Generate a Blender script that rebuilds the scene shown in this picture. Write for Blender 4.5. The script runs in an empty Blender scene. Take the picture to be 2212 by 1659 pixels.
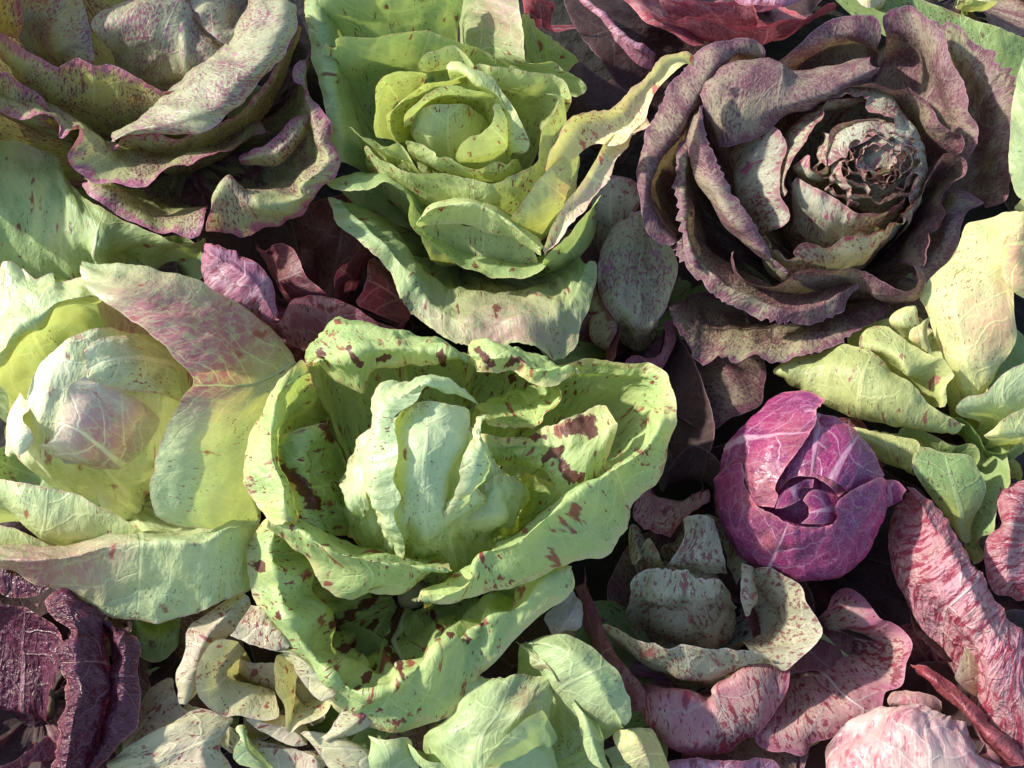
import bpy, math, random
import numpy as np
from mathutils import Vector

# ------------------------------------------------------------------ camera, sky, sun, exposure
scene = bpy.context.scene
TILT = math.radians(25.0)
HFOV = math.radians(48.0)
DIST = 0.63
LOOK = Vector((0.0, 0.0, 0.08))
cam_data = bpy.data.cameras.new("camera")
cam = bpy.data.objects.new("camera", cam_data)
scene.collection.objects.link(cam)
cam_data.sensor_fit = 'HORIZONTAL'
cam_data.angle = HFOV
cam_data.clip_start = 0.01
cam_data.clip_end = 50.0
CAM = LOOK + DIST * Vector((0.0, -math.sin(TILT), math.cos(TILT)))
cam.location = CAM
cam.rotation_euler = (TILT, 0.0, 0.0)
scene.camera = cam

SUN_FROM = Vector((-0.90, 0.28, 0.56)).normalized()      # direction towards the sun
SUN_EL = math.asin(SUN_FROM.z)
SUN_AZ = math.atan2(SUN_FROM.x, SUN_FROM.y)
world = bpy.data.worlds.new("World")
scene.world = world
world.use_nodes = True
wn = world.node_tree
sky = wn.nodes.new('ShaderNodeTexSky')
sky.sky_type = 'NISHITA'
sky.sun_disc = False
sky.sun_elevation = SUN_EL
sky.sun_rotation = SUN_AZ
bg = wn.nodes['Background']
bg.inputs['Strength'].default_value = 0.15
wn.links.new(sky.outputs['Color'], bg.inputs['Color'])
sun_data = bpy.data.lights.new("sun", 'SUN')
sun_data.energy = 3.8
sun_data.angle = math.radians(2.0)
sun_data.color = (1.0, 0.95, 0.86)
sun = bpy.data.objects.new("sun", sun_data)
scene.collection.objects.link(sun)
sun.rotation_euler = SUN_FROM.to_track_quat('Z', 'Y').to_euler()
sun.location = SUN_FROM * 3.0
scene.view_settings.view_transform = 'Standard'
scene.view_settings.look = 'None'
scene.view_settings.gamma = 1.0
scene.view_settings.use_curve_mapping = False
scene.view_settings.exposure = 0.90
scene.view_settings.use_white_balance = True
scene.view_settings.white_balance_temperature = 6450
scene.view_settings.white_balance_tint = 6

# ------------------------------------------------------------------ pixel -> place
# Photo pixels are measured at 2212 x 1659; a pixel gives a direction, the height (cm) above
# the ground of the leaf traced there gives the distance.
W, H = 2212.0, 1659.0
TX = math.tan(HFOV / 2)
CR, CU, CF = np.array((1.0, 0, 0)), np.array((0, math.cos(TILT), math.sin(TILT))), np.array((0, math.sin(TILT), -math.cos(TILT)))
CAMN = np.array(CAM)

def rays(xy):
    xy = np.asarray(xy, float)
    nx = (xy[:, 0] / W - 0.5) * 2 * TX
    ny = (0.5 - xy[:, 1] / H) * 2 * TX * H / W
    return CF[None] + nx[:, None] * CR[None] + ny[:, None] * CU[None]

def place(xyz):
    xyz = np.asarray(xyz, float)
    d = rays(xyz[:, :2])
    t = (xyz[:, 2] * 0.01 - CAMN[2]) / d[:, 2]
    return CAMN[None] + d * t[:, None]

# measuring windows (offset x, offset y, scale) used while tracing the photo
WIN = {'f': (0, 0, 1.0), 'c1': (0, 0, .3472), 'c2': (658.3, 0, .3472), 'c3': (1316.7, 0, .4048),
       'c4': (0, 521.2, .3472), 'c5': (493.7, 658.3, .4464), 'c6': (1371.5, 603.5, .3803),
       'c7': (0, 1083, .3472), 'c8': (713.2, 1165.2, .2976), 'c9': (1206.9, 1042.4, .3717),
       'c10': (1755.6, 1042.4, .3717), 'c11': (1810.4, 384, .3968), 'c12': (384, 438.9, .248)}

def parse(row, win, dome, zoff=0.0):
    ox, oy, s = WIN[win]
    pts, zs = [], []
    for tok in row.split():
        v = [float(k) for k in tok.split(',')]
        pts.append((ox + v[0] * s, oy + v[1] * s))
        zs.append(v[2] if len(v) > 2 else None)
    pts = np.array(pts)
    if dome is not None:
        off = np.array([z if z is not None else np.nan for z in zs])
        idx = np.arange(len(off)); ok = ~np.isnan(off)
        off = np.interp(idx, idx[ok], off[ok]) if ok.any() else np.zeros(len(off))
        C, R = dome
        d = rays(pts); d /= np.linalg.norm(d, axis=1)[:, None]
        out = []
        for k in range(len(pts)):
            r = R + off[k] * 0.01
            o = (CAMN - C) / r; dd = d[k] / r
            a = dd @ dd; b = 2 * o @ dd; c = o @ o - 1
            D = b * b - 4 * a * c
            t = (-b - math.sqrt(max(D, 0))) / (2 * a)
            out.append(CAMN + d[k] * t)
        return np.array(out)
    idx = [i for i, z in enumerate(zs) if z is not None]
    z = np.interp(np.arange(len(zs)), idx, [zs[i] for i in idx])
    return np.column_stack((pts, z + zoff))

# ------------------------------------------------------------------ curves and noise
def crom(P, t, q):
    """Catmull-Rom through P (n,3) with knots t (n), sampled at q."""
    n = len(P)
    if n == 2:
        w = ((q - t[0]) / (t[1] - t[0]))[:, None]
        return P[0] * (1 - w) + P[1] * w
    m = np.zeros_like(P)
    m[1:-1] = (P[2:] - P[:-2]) / (t[2:] - t[:-2])[:, None]
    h0, h1 = (t[1:-1] - t[:-2])[:, None], (t[2:] - t[1:-1])[:, None]
    s0, s1 = (P[1:-1] - P[:-2]) / h0, (P[2:] - P[1:-1]) / h1
    m[1:-1] = (s0 * h1 + s1 * h0) / (h0 + h1)
    m[0] = 1.5 * s0[0] - 0.5 * m[1]
    m[-1] = 1.5 * s1[-1] - 0.5 * m[-2]
    k = np.clip(np.searchsorted(t, q, side='right') - 1, 0, n - 2)
    h = (t[k + 1] - t[k])
    s = ((q - t[k]) / h)[:, None]
    h = h[:, None]
    return ((2 * s**3 - 3 * s**2 + 1) * P[k] + (s**3 - 2 * s**2 + s) * h * m[k]
            + (-2 * s**3 + 3 * s**2) * P[k + 1] + (s**3 - s**2) * h * m[k + 1])

def knots(P):
    d = np.linalg.norm(np.diff(P, axis=0), axis=1) + 1e-5
    t = np.concatenate(([0], np.cumsum(d)))
    return t / t[-1]

_rng = np.random.RandomState(7)
_perm = _rng.permutation(512)
_grad = np.array([(math.cos(a), math.sin(a)) for a in np.linspace(0, 2 * math.pi, 32, endpoint=False)])
def perlin(x, y):
    xi, yi = np.floor(x).astype(int), np.floor(y).astype(int)
    xf, yf = x - xi, y - yi
    u, v = xf * xf * xf * (xf * (xf * 6 - 15) + 10), yf * yf * yf * (yf * (yf * 6 - 15) + 10)
    def g(i, j):
        h = _perm[(_perm[(xi + i) & 511] + yi + j) & 511] & 31
        gr = _grad[h]
        return gr[..., 0] * (xf - i) + gr[..., 1] * (yf - j)
    a = g(0, 0) * (1 - u) + g(1, 0) * u
    b = g(0, 1) * (1 - u) + g(1, 1) * u
    return (a * (1 - v) + b * v) * 1.5

def fbm(x, y, o=3):
    s, a = 0, 1.0
    for k in range(o):
        s = s + a * perlin(x * 2**k + 17.3 * k, y * 2**k + 5.1 * k); a *= 0.5
    return s

# ------------------------------------------------------------------ leaf pigment materials
MATS = {}
def leafmat(name, base, base2, edge=None, edge_w=0.4, spk=(0.16, 0.025, 0.03), spk_amt=0.0, spk_sc=(7, 3.2), spk_soft=0.05,
            blo_amt=0.0, blo_sc=(1.3, 0.6), blo=None, tint=None, vein=None, vein_amt=0.7, vein_sc=(0.55, 0.2), vein_w=0.075, rough=0.46, tr=0.38,
            bump=1.0, streak=None, streak_amt=0.0, dust=0.0, coat=0.0, rim=0.5, deep=0.0, vrel=-0.55, brown=0.0, tint_hard=False, warm=(1.15, 1.13, 0.62)):
    m = bpy.data.materials.new(name); m.use_nodes = True
    nt = m.node_tree; N = nt.nodes; Lk = nt.links
    N.clear()
    def new(t, **kw):
        n = N.new(t)
        for k, v in kw.items(): setattr(n, k, v)
        return n
    def link(a, b): Lk.new(a, b)
    uvn = new('ShaderNodeUVMap'); uvn.uv_map = 'UVMap'
    uv = uvn.outputs[0]
    def mapped(sx, sy, off=0.0):
        mp = new('ShaderNodeMapping'); mp.inputs['Scale'].default_value = (sx, sy, 1)
        mp.inputs['Location'].default_value = (off, off * 1.7, off)
        link(uv, mp.inputs['Vector']); return mp.outputs[0]
    def noise(sx, sy, det=2, ro=0.55, off=0.0, dist=0.0):
        n = new('ShaderNodeTexNoise'); n.noise_dimensions = '2D'; n.inputs['Scale'].default_value = 1.0
        n.inputs['Detail'].default_value = det; n.inputs['Roughness'].default_value = ro
        n.inputs['Distortion'].default_value = dist
        link(mapped(sx, sy, off), n.inputs['Vector']); return n.outputs[0]
    def ramp(v, a, b, c=0.0, d=1.0):
        r = new('ShaderNodeMapRange'); r.interpolation_type = 'SMOOTHSTEP'
        link(v, r.inputs['Value'])
        for i, x in zip((1, 2, 3, 4), (a, b, c, d)): r.inputs[i].default_value = x
        return r.outputs[0]
    def math_(op, a, b=None, c=None):
        n = new('ShaderNodeMath', operation=op)
        for i, x in enumerate((a, b, c)):
            if x is None: continue
            if hasattr(x, 'is_linked'): link(x, n.inputs[i])
            else: n.inputs[i].default_value = x
        return n.outputs[0]
    def mix(f, a, b):
        n = new('ShaderNodeMix', data_type='RGBA')
        for i, x in zip((0, 6, 7), (f, a, b)):
            if hasattr(x, 'is_linked'): link(x, n.inputs[i])
            elif i == 0: n.inputs[0].default_value = x
            else: n.inputs[i].default_value = (*x, 1)
        return n.outputs[2]
    ea = new('ShaderNodeAttribute'); ea.attribute_name = 'edge'; edge_v = ea.outputs['Fac']
    ta = new('ShaderNodeAttribute'); ta.attribute_name = 'tint'; tint_v = ta.outputs['Fac']
    low = noise(0.4, 0.27, 2, 0.6, 3.1)
    mot = noise(2.4, 1.1, 4, 0.65, 9.4)
    col = mix(ramp(low, 0.36, 0.62), base, base2)
    col = mix(ramp(mot, 0.35, 0.72, 0.0, 0.28), col, tuple(min(1, c * 1.3 + 0.03) for c in base))
    if tint is not None:
        if tint_hard: tint_m = ramp(math_('MULTIPLY_ADD', math_('SUBTRACT', mot, 0.5), 1.5, tint_v), 0.42, 0.56, 0.0, 0.93)
        else: tint_m = math_('MULTIPLY', tint_v, ramp(mot, 0.3, 0.55, 0.5, 1.0))
        if not tint_hard: col = mix(tint_m, col, tint)
    # midrib and the side veins that leave it, plus a faint net between them
    ra = new('ShaderNodeAttribute'); ra.attribute_name = 'rib'
    sp = new('ShaderNodeSeparateXYZ'); link(ra.outputs['Vector'], sp.inputs[0])
    au = math_('ABSOLUTE', sp.outputs[0])
    t = math_('MULTIPLY_ADD', au, -0.75, sp.outputs[1])
    t = math_('MULTIPLY_ADD', low, 1.6, t)
    t = math_('MULTIPLY_ADD', mot, 0.22, t)
    sgn = math_('MULTIPLY', math_('SIGN', sp.outputs[0]), 0.31)
    fr = math_('FRACT', math_('ADD', math_('MULTIPLY', t, 0.62), sgn))
    ln = math_('ABSOLUTE', math_('SUBTRACT', fr, 0.5))
    side = ramp(ln, 0.0, vein_w, 1.0, 0.0)
    side = math_('MULTIPLY', side, ramp(au, 0.2, 4.5, 0.85, 0.25))
    midw = math_('MULTIPLY_ADD', sp.outputs[2], 0.26, 0.05)
    midm = ramp(math_('DIVIDE', au, midw), 0.4, 1.1, 1.0, 0.0)
    vo = new('ShaderNodeTexVoronoi', feature='DISTANCE_TO_EDGE'); vo.voronoi_dimensions = '2D'; vo.inputs['Scale'].default_value = 1.0
    add = new('ShaderNodeVectorMath', operation='ADD')
    link(mapped(vein_sc[0] * 2.6, vein_sc[1] * 4.2, 1.3), add.inputs[0])
    cmb = new('ShaderNodeCombineXYZ'); link(math_('MULTIPLY', low, 1.3), cmb.inputs[0]); link(math_('MULTIPLY', mot, 0.9), cmb.inputs[1])
    link(cmb.outputs[0], add.inputs[1]); link(add.outputs[0], vo.inputs['Vector'])
    net = ramp(vo.outputs['Distance'], 0.0, 0.09, 0.32, 0.0)
    vmask = math_('MAXIMUM', math_('MAXIMUM', side, midm), net)
    vc = vein if vein is not None else tuple(min(1, c * 1.22 + 0.06) for c in base)
    col = mix(math_('MULTIPLY', vmask, vein_amt), col, vc)
    if streak is not None:
        st = noise(3.2, 0.55, 4, 0.7, 12.0, 0.4)
        col = mix(ramp(st, 0.62 - 0.3 * streak_amt, 0.72 - 0.3 * streak_amt), col, streak)
    en = edge_v
    if edge is not None:
        en = math_('MULTIPLY_ADD', math_('SUBTRACT', mot, 0.5), edge_w * 2.6, edge_v)
        col = mix(ramp(en, 0.0, edge_w, 0.9, 0.0), col, edge)
    s2 = None
    if spk_amt > 0:
        th = 0.74 - 0.36 * spk_amt
        dn = math_('MULTIPLY_ADD', math_('SUBTRACT', low, 0.5), 0.5, -0.0)
        s1 = noise(spk_sc[0], spk_sc[1], 2, 0.6, 21.0)
        col = mix(ramp(math_('ADD', s1, dn), th, th + spk_soft, 0.0, 0.9), col, spk)
        if spk_amt >= 0.1:
          s2 = noise(spk_sc[0] * 2.7, spk_sc[1] * 2.4, 1, 0.5, 31.0)
          col = mix(ramp(math_('ADD', s2, dn), th + 0.04, th + 0.04 + spk_soft * 1.3, 0.0, 0.6), col, spk)
    if blo_amt > 0:
        b1 = noise(blo_sc[0], blo_sc[1], 4, 0.58, 41.0, 0.25)
        th = 0.735 - 0.20 * blo_amt
        bmask = ramp(math_('ADD', b1, ramp(edge_v, 2.2, 5.5, 0.0, deep)), th, th + 0.075, 0.0, 0.86)
        bc = blo if blo is not None else spk
        bcol = mix(ramp(mot, 0.35, 0.7), bc, tuple(c * 1.7 for c in bc))
        col = mix(bmask, col, bcol)
    if dust > 0:
        dz = noise(11, 9, 3, 0.75, 61.0)
        col = mix(ramp(dz, 0.5, 0.72, 0.0, dust), col, (0.46, 0.38, 0.33))
    if tint is not None and tint_hard: col = mix(tint_m, col, tint)
    # browned, bruised bits of margin
    if brown: col = mix(math_('MULTIPLY', ramp(en, 0.0, 0.28, 1.0, 0.0), ramp(low, 0.56, 0.66, 0.0, brown)), col, (0.22, 0.11, 0.045))
    # thin pale leaf margin, brightened by painting in the light along its edge
    if rim: col = mix(ramp(edge_v, 0.02, 0.09, rim, 0.0), col, tuple(min(1, c * 0.75 + 0.16) for c in (edge or base)))
    # relief
    b_m = noise(3.4, 2.2, 3, 0.5, 81.0)
    hgt = math_('MULTIPLY_ADD', vmask, vrel, b_m)
    bn = new('ShaderNodeBump'); bn.inputs['Strength'].default_value = min(1.0, 0.3 * bump); bn.inputs['Distance'].default_value = 0.0021 * bump
    link(hgt, bn.inputs['Height'])
    pr = new('ShaderNodeBsdfPrincipled')
    link(col, pr.inputs['Base Color']); link(bn.outputs[0], pr.inputs['Normal'])
    link(ramp(mot, 0.3, 0.7, rough - 0.08, rough + 0.12), pr.inputs['Roughness'])
    pr.inputs['Specular IOR Level'].default_value = 0.42
    if coat: pr.inputs['Coat Weight'].default_value = coat; pr.inputs['Coat Roughness'].default_value = 0.3
    trn = new('ShaderNodeBsdfTranslucent')
    wm = new('ShaderNodeMix', data_type='RGBA', blend_type='MULTIPLY'); wm.inputs[0].default_value = 1.0
    link(col, wm.inputs[6]); wm.inputs[7].default_value = (*warm, 1)
    link(wm.outputs[2], trn.inputs['Color'])
    ms = new('ShaderNodeMixShader'); ms.inputs[0].default_value = min(0.5, tr * 0.95)
    link(pr.outputs[0], ms.inputs[1]); link(trn.outputs[0], ms.inputs[2])
    out = new('ShaderNodeOutputMaterial'); link(ms.outputs[0], out.inputs['Surface'])
    MATS[name] = m
    return m

leafmat('green_flecked', (0.47, 0.55, 0.21), (0.37, 0.49, 0.19), brown=0.5, edge=(0.66, 0.59, 0.27), edge_w=0.8, spk=(0.22, 0.035, 0.035), spk_amt=0.14, spk_sc=(3.2, 1.5), blo_amt=0.56, blo_sc=(0.95, 0.45), tr=0.36, deep=0.04, tint=(0.12, 0.02, 0.025), tint_hard=True)
leafmat('green_heart', (0.61, 0.67, 0.38), (0.52, 0.62, 0.35), brown=0.5, edge=(0.64, 0.64, 0.32), edge_w=0.7, spk=(0.17, 0.03, 0.03), spk_amt=0.02, blo_amt=0.16, tr=0.34, rough=0.34, vein_amt=0.4)
leafmat('green_pale', (0.57, 0.62, 0.31), (0.50, 0.59, 0.31), brown=0.35, edge=(0.58, 0.44, 0.28), edge_w=0.15, spk=(0.26, 0.08, 0.06), spk_amt=0.03, blo_amt=0.32, blo_sc=(0.9, 0.45), blo=(0.28, 0.08, 0.06), tint=(0.43, 0.17, 0.20), tr=0.34, rough=0.34)
leafmat('green_white', (0.68, 0.68, 0.42), (0.56, 0.62, 0.32), edge=(0.62, 0.50, 0.32), edge_w=0.25, spk=(0.33, 0.10, 0.08), spk_amt=0.04, blo_amt=0.45, blo_sc=(1.1, 0.35), blo=(0.33, 0.10, 0.09), tint=(0.50, 0.22, 0.26), tr=0.10, rough=0.36)
leafmat('green_cool', (0.38, 0.46, 0.19), (0.31, 0.42, 0.18), brown=0.5, edge=(0.50, 0.50, 0.24), edge_w=0.3, spk=(0.15, 0.025, 0.025), spk_amt=0.03, blo_amt=0.46, blo_sc=(1.5, 0.55), tint=(0.48, 0.24, 0.25), tr=0.34)
leafmat('green_cool_pale', (0.52, 0.57, 0.24), (0.44, 0.52, 0.22), brown=0.45, edge=(0.56, 0.56, 0.27), edge_w=0.3, spk=(0.24, 0.05, 0.03), spk_amt=0.16, spk_sc=(4.5, 1.9), blo_amt=0.44, blo_sc=(1.9, 0.8), tr=0.34)
leafmat('cream_strap', (0.74, 0.68, 0.31), (0.66, 0.63, 0.25), brown=0.7, edge=(0.70, 0.46, 0.36), edge_w=0.35, spk=(0.35, 0.08, 0.06), spk_amt=0.14, blo_amt=0.45, blo=(0.36, 0.05, 0.07), tint=(0.68, 0.43, 0.38), tr=0.3)
leafmat('speckled_mauve', (0.38, 0.38, 0.17), (0.35, 0.30, 0.20), edge=(0.42, 0.11, 0.23), edge_w=1.0, spk=(0.16, 0.045, 0.05), spk_amt=0.5, spk_soft=0.1, blo_amt=0.42, tint=(0.52, 0.46, 0.10), tr=0.34, rough=0.5)
leafmat('speckled_pale', (0.38, 0.37, 0.22), (0.33, 0.33, 0.20), edge=(0.46, 0.28, 0.30), edge_w=0.25, spk=(0.26, 0.08, 0.12), spk_amt=0.54, spk_soft=0.1, blo_amt=0.5, blo=(0.28, 0.11, 0.18), tint=(0.46, 0.44, 0.14), tr=0.26, rough=0.48)
leafmat('rose_dark', (0.25, 0.19, 0.13), (0.18, 0.085, 0.10), edge=(0.18, 0.055, 0.095), edge_w=0.7, spk=(0.105, 0.028, 0.045), spk_amt=0.8, spk_sc=(6.5, 3.4), spk_soft=0.22, blo_amt=0.42, blo=(0.15, 0.045, 0.06), tint=(0.40, 0.40, 0.17), tr=0.2, rough=0.6, dust=0.3)
leafmat('rose_pale', (0.40, 0.38, 0.27), (0.32, 0.30, 0.20), edge=(0.28, 0.10, 0.11), edge_w=0.6, spk=(0.22, 0.05, 0.07), spk_amt=0.46, spk_sc=(4.5, 2.0), spk_soft=0.08, blo_amt=0.48, blo=(0.26, 0.04, 0.10), tr=0.22, rough=0.55, dust=0.15)
leafmat('magenta', (0.27, 0.018, 0.11), (0.18, 0.016, 0.11), warm=(1.0, 0.7, 0.8), edge=(0.42, 0.09, 0.15), edge_w=0.3, spk=(0.12, 0.012, 0.05), spk_amt=0.3, spk_soft=0.15, vein=(0.62, 0.36, 0.45), vein_amt=0.62, vein_sc=(0.5, 0.2), vein_w=0.055, vrel=0.4, tint=(0.42, 0.14, 0.10), tr=0.16, rough=0.36, dust=0.4)
leafmat('maroon_lilac', (0.33, 0.11, 0.18), (0.44, 0.24, 0.32), warm=(1.0, 0.7, 0.8), edge=(0.30, 0.06, 0.09), edge_w=0.25, spk=(0.19, 0.04, 0.06), spk_amt=0.5, spk_sc=(4, 1.2), spk_soft=0.15, vein=(0.48, 0.36, 0.38), tr=0.24, rough=0.45)
leafmat('maroon_dark', (0.13, 0.03, 0.04), (0.19, 0.07, 0.07), warm=(1.0, 0.7, 0.8), edge=(0.28, 0.04, 0.06), edge_w=0.2, spk=(0.07, 0.015, 0.02), spk_amt=0.4, spk_soft=0.15, vein=(0.30, 0.18, 0.18), tr=0.22, rough=0.48)
leafmat('crinkled_purple', (0.075, 0.01, 0.03), (0.11, 0.022, 0.05), warm=(1.0, 0.7, 0.8), edge=(0.23, 0.06, 0.07), edge_w=0.35, spk=(0.09, 0.02, 0.03), spk_amt=0.4, spk_soft=0.15, vein=(0.28, 0.15, 0.17), tr=0.12, rough=0.28, bump=2.4, dust=0.06)
leafmat('flecked_heart', (0.39, 0.36, 0.25), (0.33, 0.32, 0.20), edge=(0.50, 0.42, 0.32), edge_w=0.3, spk=(0.20, 0.06, 0.06), spk_amt=0.5, spk_sc=(4.5, 2.4), spk_soft=0.1, blo_amt=0.55, blo=(0.22, 0.07, 0.07), tr=0.24, rough=0.52)
leafmat('pink_flecked', (0.44, 0.19, 0.21), (0.44, 0.29, 0.24), edge=(0.44, 0.14, 0.21), edge_w=0.9, spk=(0.24, 0.03, 0.05), spk_amt=0.42, spk_sc=(4.5, 2.0), blo_amt=0.66, blo_sc=(1.6, 0.55), blo=(0.22, 0.025, 0.045), tint=(0.42, 0.39, 0.26), vein=(0.52, 0.40, 0.37), tr=0.3, rough=0.5)
leafmat('red_streaked', (0.50, 0.22, 0.26), (0.42, 0.22, 0.22), edge=(0.32, 0.08, 0.10), edge_w=0.5, spk=(0.30, 0.05, 0.08), spk_amt=0.5, spk_sc=(1.8, 4.0), spk_soft=0.22, streak=(0.26, 0.03, 0.06), streak_amt=0.42, tint=(0.24, 0.04, 0.05), vein=(0.65, 0.5, 0.47), tr=0.2, rough=0.42, bump=1.8, dust=0.2)
leafmat('red_roll', (0.24, 0.035, 0.05), (0.29, 0.07, 0.08), warm=(1.0, 0.7, 0.8), edge=(0.26, 0.04, 0.05), edge_w=0.3, spk=(0.16, 0.02, 0.03), spk_amt=0.4, spk_soft=0.15, tr=0.15, rough=0.36, bump=1.3, dust=0.25)
leafmat('cream_flecked', (0.56, 0.51, 0.30), (0.50, 0.48, 0.27), brown=0.5, edge=(0.56, 0.47, 0.34), edge_w=0.3, spk=(0.20, 0.035, 0.04), spk_amt=0.18, spk_sc=(5, 3), blo_amt=0.58, blo_sc=(1.7, 1.0), blo=(0.21, 0.03, 0.04), tint=(0.52, 0.36, 0.32), tr=0.3)
leafmat('grey_lilac', (0.37, 0.32, 0.27), (0.38, 0.31, 0.30), edge=(0.44, 0.34, 0.30), edge_w=0.2, spk=(0.28, 0.18, 0.16), spk_amt=0.22, blo_amt=0.2, tr=0.28)
leafmat('pale_bluegreen', (0.44, 0.51, 0.24), (0.37, 0.47, 0.22), brown=0.6, edge=(0.50, 0.53, 0.24), edge_w=0.3, spk=(0.16, 0.10, 0.06), spk_amt=0.04, blo_amt=0.2, tint=(0.34, 0.22, 0.15), tr=0.32, rough=0.38)
leafmat('yellow_green', (0.62, 0.61, 0.24), (0.53, 0.59, 0.28), brown=0.6, edge=(0.62, 0.55, 0.25), edge_w=0.4, spk=(0.30, 0.16, 0.08), spk_amt=0.12, blo_amt=0.12, blo=(0.30, 0.15, 0.08), tint=(0.64, 0.36, 0.25), tr=0.32)
leafmat('olive_flecked', (0.43, 0.45, 0.17), (0.37, 0.41, 0.16), brown=0.6, edge=(0.54, 0.52, 0.21), edge_w=0.4, spk=(0.20, 0.07, 0.05), spk_amt=0.16, blo_amt=0.55, blo_sc=(1.3, 0.6), blo=(0.21, 0.06, 0.05), tint=(0.46, 0.31, 0.14), tr=0.32)
leafmat('leaf_green', (0.27, 0.35, 0.13), (0.23, 0.33, 0.12), brown=0.5, edge=(0.38, 0.41, 0.17), edge_w=0.3, spk=(0.12, 0.05, 0.04), spk_amt=0.16, blo_amt=0.35, blo_sc=(1.2, 0.7), tint=(0.48, 0.47, 0.12), tr=0.32)
leafmat('pink_white', (0.58, 0.42, 0.37), (0.50, 0.26, 0.27), edge=(0.50, 0.29, 0.24), edge_w=0.4, spk=(0.40, 0.12, 0.16), spk_amt=0.45, spk_sc=(3, 1.2), spk_soft=0.15, blo_amt=0.35, blo=(0.42, 0.15, 0.18), tint=(0.46, 0.26, 0.30), tr=0.26, rough=0.36)
leafmat('crimson', (0.24, 0.035, 0.06), (0.32, 0.12, 0.13), warm=(1.0, 0.7, 0.8), edge=(0.44, 0.08, 0.10), edge_w=0.5, spk=(0.16, 0.025, 0.04), spk_amt=0.45, spk_soft=0.15, vein=(0.5, 0.3, 0.3), tr=0.26, rough=0.46, dust=0.2)
leafmat('shade_maroon', (0.035, 0.012, 0.013), (0.055, 0.025, 0.022), warm=(1.0, 0.7, 0.8), edge=(0.10, 0.03, 0.04), edge_w=0.3, spk=(0.04, 0.012, 0.015), spk_amt=0.3, vein=(0.09, 0.05, 0.05), tr=0.2, rough=0.7)  # near-black maroon leaves, shade of the gaps put into their colour

leafmat('rib_pale', (0.56, 0.60, 0.36), (0.50, 0.54, 0.30), edge=None, spk=(0.25, 0.05, 0.05), spk_amt=0.12, tr=.15, rough=.4, rim=0, vein_amt=0)
leafmat('rib_pink', (0.54, 0.40, 0.38), (0.48, 0.32, 0.32), edge=None, spk=(0.25, 0.05, 0.07), spk_amt=0.2, tr=.15, rough=.45, rim=0, vein_amt=0)

def stemmat():
    m = bpy.data.materials.new('stem_white'); m.use_nodes = True
    nt = m.node_tree; p = nt.nodes['Principled BSDF']
    n = nt.nodes.new('ShaderNodeTexNoise'); n.inputs['Scale'].default_value = 90
    r = nt.nodes.new('ShaderNodeValToRGB')
    r.color_ramp.elements[0].color = (0.34, 0.26, 0.14, 1); r.color_ramp.elements[1].color = (0.55, 0.52, 0.36, 1)
    nt.links.new(n.outputs[0], r.inputs[0]); nt.links.new(r.outputs[0], p.inputs['Base Color'])
    p.inputs['Roughness'].default_value = 0.6
    return m
STEM = stemmat()

# ------------------------------------------------------------------ building leaves and heads
GAP = 0.0015
LEAF_N = [0]
def stripe(pts, r, n=9):
    """pigment stripe: a run of soft discs along a traced line"""
    P = np.array(pts, float); k = knots(P); q = np.linspace(0, 1, n * (len(P) - 1))
    return [(x, y, r * (0.75 + 0.35 * math.sin(5.1 * i)), 1.0) for i, (x, y) in enumerate(np.column_stack([np.interp(q, k, P[:, 0]), np.interp(q, k, P[:, 1])]))]

def grid_mesh(name, V, UV, edge, tint, rib=None):
    nv, nu = V.shape[:2]
    idx = np.arange(nv * nu).reshape(nv, nu)
    a, b, c, d = idx[:-1, :-1], idx[:-1, 1:], idx[1:, 1:], idx[1:, :-1]
    F = np.stack((a, b, c, d), -1).reshape(-1, 4)
    me = bpy.data.meshes.new(name)
    me.vertices.add(nv * nu); me.vertices.foreach_set('co', V.reshape(-1).astype(np.float32))
    me.loops.add(len(F) * 4); me.loops.foreach_set('vertex_index', F.reshape(-1).astype(np.int32))
    me.polygons.add(len(F))
    me.polygons.foreach_set('loop_start', np.arange(0, len(F) * 4, 4, dtype=np.int32))
    me.update(calc_edges=True)
    me.polygons.foreach_set('use_smooth', np.ones(len(F), bool))
    uvl = me.uv_layers.new(name='UVMap')
    uvl.data.foreach_set('uv', UV.reshape(-1, 2)[F.reshape(-1)].reshape(-1).astype(np.float32))
    for nm, arr in (('edge', edge), ('tint', tint)):
        at = me.attributes.new(nm, 'FLOAT', 'POINT'); at.data.foreach_set('value', arr.reshape(-1).astype(np.float32))
    if rib is not None:
        at = me.attributes.new('rib', 'FLOAT_VECTOR', 'POINT'); at.data.foreach_set('vector', rib.reshape(-1).astype(np.float32))
    me.validate()
    return me

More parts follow.
